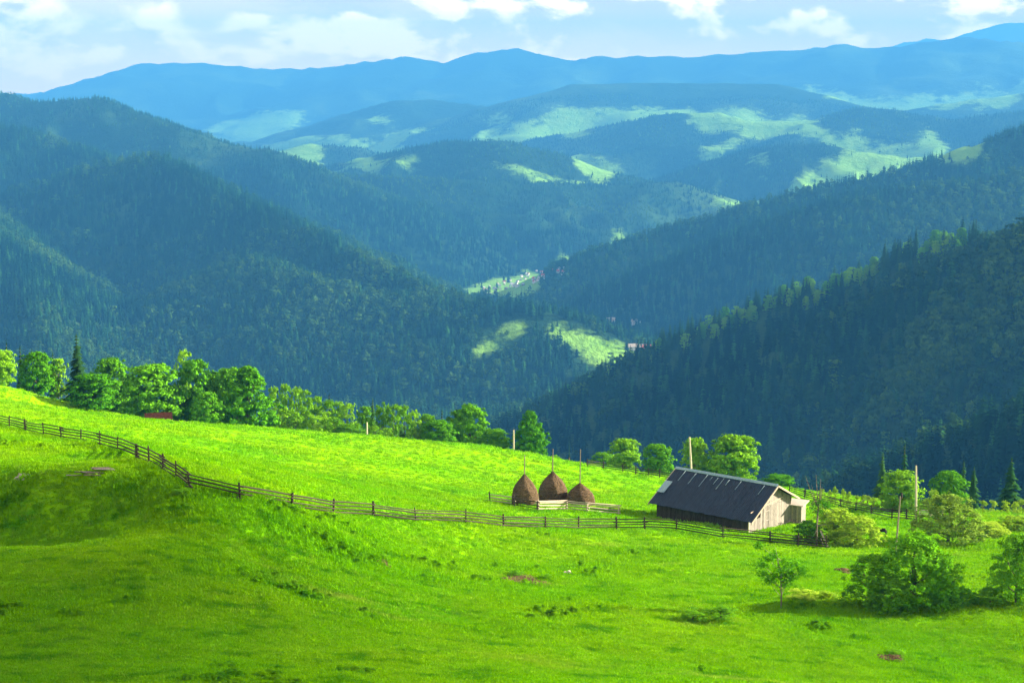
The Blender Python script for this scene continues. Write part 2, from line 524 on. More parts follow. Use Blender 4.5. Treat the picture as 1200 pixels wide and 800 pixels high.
# ------------------------------------------------------------------ materials: ground
def grass_color(nt, pos, base_dark, base_mid, base_yel):
    a = nt.noise(pos, .055, 4, .6)
    b = nt.noise(nt.scalevec(pos, (1, 1.6, 1)), .35, 4, .6)
    c = nt.noise(pos, 2.2, 3, .6)
    col = nt.mix(nt.rng(a, .30, .70), base_mid, base_yel)
    col = nt.mix(nt.rng(b, .50, .70, 0, .75), col, base_dark)
    col = nt.mix(nt.rng(c, .35, .75, 0, .35), col, base_dark)
    pale = nt.noise(nt.scalevec(pos, (.35, 1.1, .5)), .16, 5, .65)
    col = nt.mix(nt.rng(pale, .60, .74, 0, .55), col, (.30, .40, .045))
    return col
G_DARK, G_MID, G_YEL = (.030, .19, .002), (.130, .378, .001), (.200, .412, .001)

M_MEADOW, nt, out = material('meadow_grass')
pos = nt.new('ShaderNodeNewGeometry').outputs['Position']
col = grass_color(nt, pos, G_DARK, G_MID, G_YEL)
hgt = nt.math('ADD', nt.noise(pos, 4.5, 4, .7), nt.math('MULTIPLY', nt.noise(pos, .8, 3, .6), 1.6))
principled(nt, out, col, .95, .0, bump(nt, hgt, .75, .22))

M_BLADE, nt, out = material('grass_blades')
pos = nt.new('ShaderNodeNewGeometry').outputs['Position']
col = grass_color(nt, pos, G_DARK, G_MID, G_YEL)
tnt = nt.new('ShaderNodeAttribute', attribute_type='INSTANCER', attribute_name='tint').outputs['Fac']
col = nt.mix(nt.rng(tnt, .0, .42, .75, 0, False), col, (.020, .13, .006))
col = nt.mix(nt.rng(tnt, .80, 1.0, 0, .55, False), col, (.30, .42, .05))
leafy(nt, out, col, .30)

M_HILL, nt, out = material('mountain_ground')
pos = nt.new('ShaderNodeNewGeometry').outputs['Position']
ga = nt.new('ShaderNodeAttribute', attribute_name='grass').outputs['Fac']
fcol = nt.mix(nt.noise(pos, .006, 5, .6), (.005, .024, .011), (.014, .042, .013))
fcol = nt.mix(nt.rng(nt.noise(pos, .0011, 6, .65), .45, .68), fcol, (.045, .095, .022))
gcol = nt.mix(nt.noise(pos, .02, 4, .6), (.10, .27, .020), (.20, .37, .060))
gm = nt.rng(nt.math('ADD', ga, nt.math('MULTIPLY', nt.math('SUBTRACT', nt.noise(pos, .010, 5, .75), .5), 1.9)), .40, .85)
principled(nt, out, nt.mix(gm, fcol, gcol), .95, .02, bump(nt, nt.noise(pos, .03, 5, .7), .8, 14))

# ------------------------------------------------------------------ ground meshes
gx, gy = np.arange(-150, 181, 1.25), np.arange(-60, 346, 1.25)
X, Y = np.meshgrid(gx, gy, indexing='ij')
Z = meadow(X, Y)
nx, ny = X.shape
idx = np.arange(nx * ny).reshape(nx, ny)
quads = np.stack([idx[:-1, :-1], idx[1:, :-1], idx[1:, 1:], idx[:-1, 1:]], -1).reshape(-1, 4)
me = mesh_arrays('meadow', np.stack([X, Y, Z], -1), quads, mats=(M_MEADOW,), smooth=True)
tag(link('meadow', me), kind='structure')

idx = np.arange(NA * NR).reshape(NA, NR)
quads = np.stack([idx[:-1, :-1], idx[:-1, 1:], idx[1:, 1:], idx[1:, :-1]], -1).reshape(-1, 4)[:, ::-1]
me = mesh_arrays('hills', np.stack([HX, HY, HZ], -1), quads, mats=(M_HILL,), smooth=True)
at_ = me.attributes.new('grass', 'FLOAT', 'POINT')
at_.data.foreach_set('value', GR.ravel())
tag(link('hills', me), kind='structure')

# ------------------------------------------------------------------ tree meshes
def spruce_arrays(seed, tiers, per, droop=.35, width=.24, ragged=.35):
    """unit height spruce: drooping bough blades in whorls round a stem"""
    rg = np.random.default_rng(seed)
    V, T = [], []
    for i in range(tiers):
        f = (i + .5 * rg.random()) / tiers
        z = .06 + .92 * f
        L = width * (1 - f) ** .85 * (1 + ragged * (rg.random() - .5)) + .012
        n = max(4, int(per * (1 - .45 * f)))
        ph = rg.random() * 6.28
        for k in range(n):
            a = ph + 6.283 * k / n + (rg.random() - .5) * .5
            l = L * (1 - ragged * rg.random())
            w = max(.018, l * 1.9 / n * 1.5)
            c, s = math.cos(a), math.sin(a)
            dz = droop * l * (.6 + .8 * rg.random())
            b = len(V)
            up = .035 * (1 - f) + .012
            V += [(0, 0, z + up), (c * l * .55 - s * w, s * l * .55 + c * w, z - dz * .55), (c * l * .5, s * l * .5, z - dz * .15 + up * .4),
                  (c * l * .55 + s * w, s * l * .55 - c * w, z - dz * .55), (c * l, s * l, z - dz)]
            T += [(b, b + 1, b + 2), (b, b + 2, b + 3), (b + 1, b + 4, b + 2), (b + 2, b + 4, b + 3)]
    b = len(V)
    V += [(.012, 0, .93), (-.006, .01, .93), (-.006, -.01, .93), (0, 0, 1.0)]
    T += [(b, b + 1, b + 3), (b + 1, b + 2, b + 3), (b + 2, b, b + 3)]
    return np.array(V), np.array(T)

def crown_arrays(seed, clumps, leaves, leaf, shape='round', lo=.16, clump_r=.26, flat=.8):
    """unit crown (radius .5, height 1): clumps of small leaf quads spread through the volume"""
    rg = np.random.default_rng(seed)
    def env(t):                                   # crown radius at height t
        if shape == 'round':
            return .5 * np.sqrt(np.maximum(0, 1 - ((t - .40) / .62) ** 2)) ** .85
        if shape == 'cone':
            return .5 * np.minimum(1, (1.02 - t) * 1.45 + .06) ** .8 * np.minimum(1, (t + .16) * 4)
        if shape == 'tall':
            return .5 * np.sqrt(np.maximum(0, 1 - ((t - .45) / .57) ** 2)) ** .6
        if shape == 'spread':
            return .5 * np.sqrt(np.maximum(0, 1 - ((t - .35) / .66) ** 2))
        if shape == 'dome':
            return .5 * np.sqrt(np.maximum(0, 1 - ((t - .15) / .87) ** 2)) ** .8
        return .5 * np.minimum(1, 1.1 - .6 * t)
    C, RC = [], []
    while len(C) < clumps:
        t = lo + (1 - lo) * rg.random()
        e = float(env(t))
        a = rg.random() * 6.283
        q = (.55 + .45 * rg.random()) if rg.random() < .82 else rg.random() * .6
        r = clump_r * (.55 + .7 * rg.random())
        if rg.random() < .09:
            q, r = 1.0 + .15 * rg.random(), r * .6
        rho = max(0, e * q - r * .35)
        C.append((rho * math.cos(a), rho * math.sin(a), min(t, 1 - r * .45)))
        RC.append(r)
    C, RC = np.array(C), np.array(RC)
    n = clumps * leaves
    ci = np.repeat(np.arange(clumps), leaves)
    d = rg.normal(size=(n, 3))
    d /= np.linalg.norm(d, axis=1)[:, None]
    d[:, 2] = np.where(d[:, 2] < -.3, -d[:, 2] * .6, d[:, 2])
    q = rg.random(n) ** .38
    P = C[ci] + d * (RC[ci] * q)[:, None] * np.array([1, 1, flat]) * .62
    out_d = P - np.array([0, 0, .38])
    out_d /= np.linalg.norm(out_d, axis=1)[:, None] + 1e-9
    nrm = d * .45 + out_d * .75 + rg.normal(size=(n, 3)) * .48 + np.array([0, 0, .10])
    nrm /= np.linalg.norm(nrm, axis=1)[:, None]
    t1 = np.cross(nrm, rg.normal(size=(n, 3)))
    t1 /= np.linalg.norm(t1, axis=1)[:, None] + 1e-9
    t2 = np.cross(nrm, t1)
    s1 = (leaf * (.6 + .8 * rg.random(n)))[:, None]
    s2 = s1 * (.5 + .35 * rg.random(n))[:, None]
    V = np.stack([P - t1 * s1, P - t2 * s2 + nrm * s2 * .2, P + t1 * s1, P + t2 * s2 + nrm * s2 * .2], 1).reshape(-1, 3)
    Q = np.arange(4 * n).reshape(-1, 4)
    return V, Q, C

def leaf_material(name, a, b, trans=.35, yel=None):
    m, nt, out = material(name)
    oi = nt.new('ShaderNodeObjectInfo').outputs['Random']
    pos = nt.new('ShaderNodeNewGeometry').outputs['Position']
    f = nt.math('ADD', nt.math('MULTIPLY', oi, .45), nt.math('MULTIPLY', nt.noise(pos, .9, 3, .6), .75))
    col = nt.mix(nt.rng(f, .25, .85), a, b)
    leafy(nt, out, col, trans, nt.mix(.5, col, yel or b))
    return m
M_LEAF = leaf_material('broadleaf_leaves', (.040, .185, .006), (.115, .345, .009), .17)
M_LEAF_Y = leaf_material('birch_leaves', (.080, .250, .006), (.180, .400, .014), .17)
M_LEAF_P = leaf_material('pale_willow_leaves', (.150, .310, .010), (.280, .450, .030), .17)
M_LEAF_D = leaf_material('dark_shrub_leaves', (.042, .165, .008), (.110, .310, .010), .17)
M_LEAF_A = leaf_material('blossoming_apple_leaves', (.13, .25, .02), (.27, .40, .075), .17)
M_SPRUCE = leaf_material('spruce_needles', (.006, .030, .012), (.018, .058, .016), .10)
M_SPRUCE_G = leaf_material('young_spruce_needles', (.014, .060, .018), (.035, .100, .022), .15)

M_BARK, nt, out = material('bark')
pos = nt.new('ShaderNodeNewGeometry').outputs['Position']
nz = nt.noise(nt.scalevec(pos, (6, 6, 1.2)), 2.0, 4, .6)
principled(nt, out, nt.mix(nz, (.045, .032, .022), (.15, .12, .09)), .9, .1, bump(nt, nz, .6, .04))

M_FOREST, nt, out = material('forest_needles')
ti = nt.new('ShaderNodeAttribute', attribute_type='INSTANCER', attribute_name='tint').outputs['Fac']
col = nt.mix(ti, (.002, .015, .010), (.026, .098, .020))
leafy(nt, out, col, .08)
M_FORESTB, nt, out = material('forest_leaves')
ti = nt.new('ShaderNodeAttribute', attribute_type='INSTANCER', attribute_name='tint').outputs['Fac']
col = nt.mix(ti, (.006, .036, .010), (.075, .165, .018))
leafy(nt, out, col, .25)

# ------------------------------------------------------------------ stuff: instances scattered by geometry nodes from prototypes inside the same mesh
def scatter(name, protos, pos, kind, scale, rotz, tint, mats, label):
    """protos: list of (verts, quads, tris, material index)"""
    V, Qs, Ts, MQ, MT, PID = [], [], [], [], [], []
    off = 0
    for k, (v, q, t, m) in enumerate(protos):
        V.append(v)
        PID.append(np.full(len(v), k + 1))
        if q is not None:
            Qs.append(q + off); MQ += [m] * len(q)
        if t is not None:
            Ts.append(t + off); MT += [m] * len(t)
        off += len(v)
    V.append(pos)
    PID.append(np.zeros(len(pos)))
    me = mesh_arrays(name, np.concatenate(V), np.concatenate(Qs) if Qs else None, np.concatenate(Ts) if Ts else None, mats, MQ + MT)
    n = off + len(pos)
    def attr(nm, typ, vals, key='value'):
        a = me.attributes.new(nm, typ, 'POINT')
        full_ = np.zeros((n,) + np.shape(vals)[1:], np.float32 if typ != 'INT' else np.int32)
        full_[off:] = vals
        a.data.foreach_set(key, full_.ravel())
    a = me.attributes.new('pid', 'INT', 'POINT')
    a.data.foreach_set('value', np.concatenate(PID).astype(np.int32))
    attr('kindi', 'INT', kind)
    attr('scl', 'FLOAT_VECTOR', scale, 'vector')
    attr('rot', 'FLOAT_VECTOR', np.c_[np.zeros(len(pos)), np.zeros(len(pos)), rotz], 'vector')
    attr('tint', 'FLOAT', tint)
    g = bpy.data.node_groups.new(name + '_scatter', 'GeometryNodeTree')
    g.interface.new_socket('Geometry', in_out='INPUT', socket_type='NodeSocketGeometry')
    g.interface.new_socket('Geometry', in_out='OUTPUT', socket_type='NodeSocketGeometry')
    N, L = g.nodes, g.links
    gi, go = N.new('NodeGroupInput'), N.new('NodeGroupOutput')
    def named(nm, typ):
        x = N.new('GeometryNodeInputNamedAttribute')
        x.data_type = typ
        x.inputs['Name'].default_value = nm
        return x.outputs['Attribute']
    def equal(sock, k):
        x = N.new('FunctionNodeCompare')
        x.data_type, x.operation = 'INT', 'EQUAL'
        L.new(sock, x.inputs[2])
        x.inputs[3].default_value = k
        return x.outputs[0]
    def separate(geo, sel):
        x = N.new('GeometryNodeSeparateGeometry')
        x.domain = 'POINT'
        L.new(geo, x.inputs[0])
        L.new(sel, x.inputs[1])
        return x.outputs[0]
    pid, kd, sc_, rt = named('pid', 'INT'), named('kindi', 'INT'), named('scl', 'FLOAT_VECTOR'), named('rot', 'FLOAT_VECTOR')
    pts = separate(gi.outputs[0], equal(pid, 0))
    m2p = N.new('GeometryNodeMeshToPoints')
    L.new(pts, m2p.inputs[0])
    join = N.new('GeometryNodeJoinGeometry')
    e2r = N.new('FunctionNodeEulerToRotation')
    L.new(rt, e2r.inputs[0])
    for k in range(len(protos)):
        iop = N.new('GeometryNodeInstanceOnPoints')
        L.new(m2p.outputs[0], iop.inputs['Points'])
        L.new(equal(kd, k), iop.inputs['Selection'])
        L.new(separate(gi.outputs[0], equal(pid, k + 1)), iop.inputs['Instance'])
        L.new(e2r.outputs[0], iop.inputs['Rotation'])
        L.new(sc_, iop.inputs['Scale'])
        L.new(iop.outputs[0], join.inputs[0])
    L.new(join.outputs[0], go.inputs[0])
    o = link(name, me)
    md = o.modifiers.new('scatter', 'NODES')
    md.node_group = g
    return tag(o, label=label, kind='stuff')

# ------------------------------------------------------------------ forests
FPROTO = []
for sd in range(4):
    v, t = spruce_arrays(100 + sd, 11, 8, .45, .20 + .02 * sd, .5)
    FPROTO.append((v, None, t, 0))
for sd in range(4):
    v, q, _ = crown_arrays(200 + sd, 16, 12, .085, ['round', 'tall', 'round', 'cone'][sd], .10, .36)
    FPROTO.append((v * np.array([.62, .62, 1]) if sd % 2 else v * np.array([.8, .8, 1]), q, None, 1))

runmax = np.maximum.accumulate(ANG, axis=1)
vis_lim = np.concatenate([np.full((NA, 1), -9.0), runmax[:, :-1]], 1)

def forest(name, r0, r1, spacing, hmin, hmax, label, broad=.2, seed=0, extra=None):
    rg = np.random.default_rng(seed)
    A = .35
    n = int(A * (r1 * r1 - r0 * r0) / spacing ** 2)
    r = np.sqrt(rg.random(n) * (r1 * r1 - r0 * r0) + r0 * r0)
    a = (rg.random(n) * 2 - 1) * A
    x, y = r * np.sin(a), r * np.cos(a)
    z = hill_at(x, y)
    ja = np.clip(np.round(np.interp(a, az, np.arange(NA))).astype(int), 0, NA - 1)
    jr = np.clip(np.interp(r, rr, np.arange(NR)).astype(int), 0, NR - 1)
    keep = (z + 32) / r > vis_lim[ja, jr]
    if r0 < 1200:
        mk = (y < 345) & (x > -150) & (x < 180)
        keep &= ~mk
    keep[keep] &= ~(grass_at(x[keep], y[keep]) + .30 * fbm(x[keep], y[keep], 45, 2, 2) > .42 + .5 * (rg.random(keep.sum()) < .04))
    if extra is not None:
        keep[keep] &= extra(x[keep], y[keep], rg)
    x, y, z, r = x[keep], y[keep], z[keep], r[keep]
    m = len(x)
    mixn = fbm(x, y, 260, 3, 3) + .35 * fbm(x, y, 45, 2, 6)
    bl = rg.random(m) < np.clip(broad + 1.5 * mixn, .02, .85)
    kind = np.where(bl, 4 + rg.integers(0, 4, m), rg.integers(0, 4, m))
    h = hmin + (hmax - hmin) * rg.random(m) ** 1.6
    h = np.where(bl, h * .72, h)
    wd = h * np.where(bl, 1.05 + .3 * rg.random(m), .78 + .45 * rg.random(m))
    tint = np.clip(.32 + .8 * mixn + .4 * (rg.random(m) - .5), 0, 1)
    tint = np.where(rg.random(m) < .09, .75 + .25 * rg.random(m), tint * .85)  # a few brighter trees: sunlit tree sides put into the tint
    print(name, m)
    return scatter(name, FPROTO, np.c_[x, y, z - .6], kind, np.c_[wd, wd, h], rg.random(m) * 6.28, tint, (M_FOREST, M_FORESTB), label)

CREST = next(P for s_, n_, P in RP if s_ == .56)
def off_crest(x, y, rg):
    d = np.full(len(x), 1e9)
    for a, b in zip(CREST[:-1], CREST[1:]):
        ab = b[:2] - a[:2]
        t = np.clip(((x - a[0]) * ab[0] + (y - a[1]) * ab[1]) / (ab @ ab), 0, 1)
        d = np.minimum(d, np.hypot(x - a[0] - t * ab[0], y - a[1] - t * ab[1]))
    return d > 24
forest('forest', 380, 1720, 6.6, 10, 29, 'shaded mixed forest covering the near hill on the right', .35, 1, off_crest)
forest('forest', 1720, 3000, 7.0, 10, 28, 'blue green spruce forest on the near mountain slopes', .16, 2)
forest('forest', 3000, 4400, 8.5, 11, 30, 'hazy spruce forest on the long ridges beyond', .14, 3)
forest('forest', 4400, 8600, 12, 9, 18, 'pale blue forest on the far hills', .12, 4)

# ------------------------------------------------------------------ grass tufts on the meadow
def tuft_arrays(seed, n, h, spread):
    rg = np.random.default_rng(seed)
    V, T = [], []
    for i in range(n):
        a, q = rg.random() * 6.283, spread * math.sqrt(rg.random())
        x, y = q * math.cos(a), q * math.sin(a)
        b = rg.random() * 6.283
        hh = h * (.45 + .75 * rg.random())
        w = .022 + .02 * rg.random()
        lx, ly = (rg.random(2) - .5) * hh * .9
        k = len(V)
        V += [(x - w * math.cos(b), y - w * math.sin(b), -.03), (x + w * math.cos(b), y + w * math.sin(b), -.03), (x + lx * .4 + w * .6 * math.cos(b), y + ly * .4 + w * .6 * math.sin(b), hh * .6), (x + lx, y + ly, hh)]
        T += [(k, k + 1, k + 2), (k, k + 2, k + 3)]
    return np.array(V), np.array(T)
TP = []
for sd in range(5):
    v, t = tuft_arrays(300 + sd, 16, .20, .30)
    TP.append((v, None, t, 0))
v, q, _ = crown_arrays(321, 9, 14, .11, 'spread', .05, .4)
TP.append((v, q, None, 0))
def meadow_tufts():
    rg = np.random.default_rng(5)
    n = 340000
    yy = 1 / np.sqrt(1 / 74 ** 2 - rg.random(n) * (1 / 74 ** 2 - 1 / 300 ** 2))
    xx = (rg.random(n) * 2 - 1) * .47 * yy
    zz = meadow(xx, yy)
    uu, vv = project(xx, yy, zz)
    k = (xx > -148) & (xx < 178)
    xx, yy, zz = xx[k], yy[k], zz[k]
    m = len(xx)
    dens = fbm(xx, yy, 9, 3, 2) + .6 * fbm(xx, yy, 2.5, 2, 5)
    far = np.interp(yy, [74, 140, 300], [.68, 1.0, 1.3])
    sp = fbm(xx, yy, 1.3, 2, 3)
    h = (.55 + .75 * rg.random(m)) * far * (1 + .6 * np.clip(dens, -.3, .7))
    kind = rg.integers(0, 5, m)
    weed = (dens + .5 * sp > .52) & (rg.random(m) < .06) & (yy < 160)
    kind[weed] = 5
    tint = np.clip(.68 - .38 * np.clip(dens, 0, .8) * (yy < 190) - .9 * np.clip(sp - .28, 0, .5) + .5 * (rg.random(m) - .5), 0, 1)
    tint[weed] *= .45
    sx = h * np.where(weed, .6, 1.35)
    sz = h * np.where(weed, .38, 1)
    scatter('grass', TP, np.c_[xx, yy, zz], kind, np.c_[sx, sx, sz], rg.random(m) * 6.28, tint, (M_BLADE,), 'bright green grass tufts and weeds all over the meadow')
meadow_tufts()


# ------------------------------------------------------------------ materials: built things
def wood(name, a, b, scale=(1, 1, 1), ns=6, rough=.85, bs=.4):
    m, nt, out = material(name)
    tc_ = nt.new('ShaderNodeTexCoord').outputs['Object']
    oi = nt.new('ShaderNodeObjectInfo').outputs['Random']
    q = nt.vmath('ADD', nt.scalevec(tc_, scale), nt.vmath('SCALE', (17., 9., 5.), oi))
    f = nt.noise(q, ns, 5, .65)
    f2 = nt.math('ADD', nt.rng(f, .3, .7), nt.math('MULTIPLY', nt.math('SUBTRACT', oi, .5), .5), None, True)
    principled(nt, out, nt.mix(f2, a, b), rough, .15, bump(nt, f, bs, .01))
    return m
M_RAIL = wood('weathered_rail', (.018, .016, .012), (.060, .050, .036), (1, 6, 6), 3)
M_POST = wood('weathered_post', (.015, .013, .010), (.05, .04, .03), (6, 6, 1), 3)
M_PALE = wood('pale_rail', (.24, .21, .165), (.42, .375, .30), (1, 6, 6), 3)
M_PALEPOST = wood('pale_pole', (.34, .30, .24), (.55, .50, .41), (6, 6, .6), 3)
M_GREYPOLE = wood('grey_pole', (.12, .10, .08), (.26, .23, .18), (6, 6, .6), 3)
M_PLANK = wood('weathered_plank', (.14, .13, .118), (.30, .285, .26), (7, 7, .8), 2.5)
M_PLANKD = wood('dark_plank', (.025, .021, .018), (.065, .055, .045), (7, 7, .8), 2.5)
M_TRIM = wood('pale_trim', (.25, .22, .17), (.40, .35, .28), (4, 4, 4), 2)
M_DARK, nt, out = material('dark_opening')
principled(nt, out, (.012, .010, .009), .9, .1)
M_DEAD = wood('dead_wood', (.05, .042, .032), (.16, .14, .11), (4, 4, 1), 4)
M_WHITEBOARD = wood('bleached_board', (.26, .24, .21), (.42, .39, .34), (1, 5, 5), 3)

def roof_metal(name, a, b, streak):
    m, nt, out = material(name)
    tc_ = nt.new('ShaderNodeTexCoord').outputs['Object']
    oi = nt.new('ShaderNodeObjectInfo').outputs['Random']
    q = nt.vmath('ADD', tc_, nt.vmath('SCALE', (13., 7., 3.), oi))
    f = nt.noise(nt.scalevec(q, (3, .5, 1)), 2.2, 5, .65)
    s = nt.noise(nt.scalevec(q, (7, .35, 1)), 1.6, 4, .6)
    col = nt.mix(nt.rng(f, .3, .7), a, b)
    col = nt.mix(nt.rng(s, .55, .75, 0, .5), col, streak)
    principled(nt, out, col, .6, .18, bump(nt, f, .3, .01))
    return m
M_ROOF = roof_metal('dark_roof_sheet', (.006, .016, .034), (.013, .032, .062), (.030, .055, .085))
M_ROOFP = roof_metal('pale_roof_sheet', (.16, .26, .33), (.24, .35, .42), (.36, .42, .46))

def straw():
    m, nt, out = material('old_hay')
    pos = nt.new('ShaderNodeNewGeometry').outputs['Position']
    f = nt.noise(nt.scalevec(pos, (5, 5, 2)), 3, 5, .7)
    g = nt.noise(pos, .9, 3, .6)
    col = nt.mix(nt.rng(f, .3, .7), (.028, .021, .013), (.165, .118, .070))
    col = nt.mix(nt.rng(g, .4, .7, 0, .5), col, (.065, .045, .026))
    principled(nt, out, col, .95, .05, bump(nt, f, .9, .08))
    return m
M_HAY = straw()
def flat(name, a, b, sc=3, rough=.9, bs=.4):
    m, nt, out = material(name)
    pos = nt.new('ShaderNodeNewGeometry').outputs['Position']
    f = nt.noise(pos, sc, 4, .65)
    principled(nt, out, nt.mix(nt.rng(f, .3, .7), a, b), rough, .1, bump(nt, f, bs, .05))
    return m
M_EARTH = flat('bare_earth', (.028, .019, .008), (.080, .056, .022), 1.6)
M_STONE = flat('grey_stone', (.22, .20, .17), (.46, .42, .36), 4)
M_TIN = flat('red_brown_tin', (.085, .030, .018), (.16, .058, .034), 2)
M_WHITEWALL = flat('white_wall', (.62, .61, .58), (.78, .77, .74), 1)
M_REDROOF = flat('red_tile_roof', (.36, .09, .07), (.48, .16, .12), 1)
M_GREYROOF = flat('grey_sheet_roof', (.22, .24, .26), (.36, .38, .40), 1)
M_SHADE_CLOUD, nt, out = material('shade_cloud_vapour')  # for the added shade caster; part transparent so some sun passes
dd = nt.new('ShaderNodeBsdfDiffuse'); dd.inputs[0].default_value = (.9, .9, .9, 1)
tt = nt.new('ShaderNodeBsdfTransparent')
mx = nt.new('ShaderNodeMixShader'); mx.inputs[0].default_value = .25
nt.l.new(tt.outputs[0], mx.inputs[1]); nt.l.new(dd.outputs[0], mx.inputs[2]); nt.l.new(mx.outputs[0], out.inputs[0])
M_COW, nt, out = material('black_hide')
principled(nt, out, (.012, .010, .009), .8, .2)

def ico(name, sub, mt, seed=0, amp=.2, freq=1.6, sc=(1, 1, 1), flat_base=None):
    bm = bmesh.new()
    bmesh.ops.create_icosphere(bm, subdivisions=sub, radius=1)
    rg = random.Random(seed)
    o3 = Vector((rg.random() * 50, rg.random() * 50, rg.random() * 50))
    from mathutils import noise as mn
    for v in bm.verts:
        n = v.co.normalized()
        v.co = v.co * (1 + amp * mn.fractal(n * freq + o3, .9, 2.1, 3))
        v.co = Vector((v.co.x * sc[0], v.co.y * sc[1], v.co.z * sc[2]))
        if flat_base is not None and v.co.z < flat_base:
            v.co.z = flat_base
    me = bpy.data.meshes.new(name)
    bm.to_mesh(me)
    bm.free()
    me.materials.append(mt)
    return me

# ------------------------------------------------------------------ fences
def log_mesh(name, m, r=.05, n=6, seed=0, ends=.92):
    """a unit length split rail along +X, slightly bowed"""
    rg = random.Random(seed)
    mb = MB()
    b1, b2 = (rg.random() - .5) * .02, (rg.random() - .5) * .03
    pts, rad = [], []
    for i in range(5):
        t = i / 4
        pts.append((t, b1 * math.sin(math.pi * t) * 3, b2 * math.sin(math.pi * t) * 2))
        rad.append(1)
    mb.tube(pts, rad, n)
    # radii are metres while length is a unit: squash the section
    c = [Vector(q) for q in pts]
    for i, v in enumerate(mb.v):
        k = i // n
        o = Vector(v) - c[k]
        mb.v[i] = (c[k].x, c[k].y + o.y * r * (.8 + .3 * rg.random()), c[k].z + o.z * r * (.8 + .3 * rg.random()))
    return mb.mesh(name, m)
RAILS = [log_mesh('rail', M_RAIL, .062, 6, i) for i in range(5)]
RAILSP = [log_mesh('rail', M_PALE, .085, 6, 20 + i) for i in range(4)]
def post_mesh(m, r, seed):
    rg = random.Random(seed)
    mb = MB()
    mb.tube([(0, 0, -.5), (.01, 0, .4), ((rg.random() - .5) * .05, (rg.random() - .5) * .05, .96), ((rg.random() - .5) * .05, 0, 1.0)], [r, r * .95, r * .9, r * .55], 7)
    return mb.mesh('post', m)
POSTS = [post_mesh(M_POST, q, i) for i, q in enumerate((.085, .075, .095, .11, .06))]
POSTSP = [post_mesh(M_PALEPOST, q, i) for i, q in enumerate((.07, .08))]

def rail_between(parent, mesh, a, b, base, thick=1):
    a, b = Vector(a), Vector(b)
    d = b - a
    q = d.to_track_quat('X', 'Z').to_euler()
    return link('rail', mesh, parent, a - base, q, (d.length, thick, thick))

def fence(label, pts, group, rails=(.28, .58, .88, 1.16), posts=POSTS, rmesh=RAILS, seed=0, side=-1, hs=None, over=.12, droop=.03):
    """pts: ground points in the world; hs: post heights"""
    rg = random.Random(seed)
    base = Vector(pts[0])
    root = thing('fence', base, label, 'fence', group)
    hs = hs or [1.35 + .2 * (rg.random() - .4) for _ in pts]
    for p_, h in zip(pts, hs):
        link('post', posts[rg.randrange(len(posts))], root, Vector(p_) - base, ((rg.random() - .5) * .09, (rg.random() - .5) * .11, rg.random() * 6), (1, 1, h))
    for i, (a, b) in enumerate(zip(pts[:-1], pts[1:])):
        a, b = Vector(a), Vector(b)
        d = (b - a).normalized()
        off = Vector((-d.y, d.x, 0)) * .10 * (1 if (i % 2) else -1) * side
        for k, z in enumerate(rails):
            j0, j1 = (rg.random() - .5) * .10, (rg.random() - .5) * .10
            A = a - d * (over + .3 * rg.random()) + off + Vector((0, 0, z + j0 - droop * rg.random()))
            B = b + d * (over + .3 * rg.random()) + off + Vector((0, 0, z + j1 - droop * rg.random()))
            rail_between(root, rmesh[rg.randrange(len(rmesh))], A, B, base, .8 + .4 * rg.random())
    return root

def gpt(u, v):
    return ground(u, v)
FP = [(-28, 492.5), (-8, 496), (11, 500), (30, 505), (51, 510), (72, 513.5), (95, 517), (117, 522), (138, 528), (161, 538), (175, 543), (191, 551.5), (206, 561), (222, 573), (252, 580),
      (281, 586), (312, 591), (342.5, 596), (390.5, 603), (438, 605), (487, 611), (546, 613), (590, 618), (639, 619), (678, 620), (722.5, 620.5), (755.5, 620), (792.5, 621.5), (847, 631), (902.5, 636.5),
      (935, 640), (968, 643.5)]
drop = {252, 312}
fence('long dark weathered rail fence running down the slope and in front of the barn', [gpt(*q) for q in FP if q[0] not in drop], None, seed=3,
      rails=(.24, .54, .84, 1.13))

# far fence behind the haystacks and the one climbing to the right of the barn
fence('low dark rail fence at the far meadow edge behind the barn roof', [gpt(*q) for q in ((688, 546.5), (707, 549.5), (730, 553), (745, 555.5), (760, 557.5), (773, 559.5), (790, 562), (806, 565))], None,
      rails=(.35, .7, 1.05), seed=5)
fence('dark rail fence climbing from the barn corner past the bare tree', [gpt(*q) for q in ((925, 578), (943, 583.5), (960, 588), (985, 594), (1003, 598), (1021, 602.5), (1045, 608), (1062, 609.5), (1074, 611))], None,
      rails=(.3, .6, .9, 1.15), seed=6)
fence('short pale rail fence beyond the tall pole on the right', [gpt(*q) for q in ((1077, 606), (1090, 606), (1104, 606))], None, rails=(.35, .65, .95), seed=7, posts=POSTSP, rmesh=RAILSP)

# pale pens around the haystacks
h1 = [gpt(574, 588.5), gpt(600.5, 593)]
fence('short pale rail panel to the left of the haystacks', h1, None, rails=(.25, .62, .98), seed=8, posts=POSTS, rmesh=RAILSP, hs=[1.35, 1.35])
fence('dark shaded rails across the foot of the leftmost haystack', [gpt(602.5, 594), gpt(629.5, 598.5)], None, rails=(.3, .65, 1.0), seed=9, posts=POSTS, rmesh=RAILS, hs=[1.5, 1.2])  # shadow put into the colour: dark rail wood between the pale panels
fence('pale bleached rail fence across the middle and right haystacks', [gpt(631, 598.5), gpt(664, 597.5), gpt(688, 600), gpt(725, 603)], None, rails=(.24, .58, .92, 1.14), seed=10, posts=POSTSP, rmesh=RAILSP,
      hs=[1.3, 1.2, 1.15, 1.2])

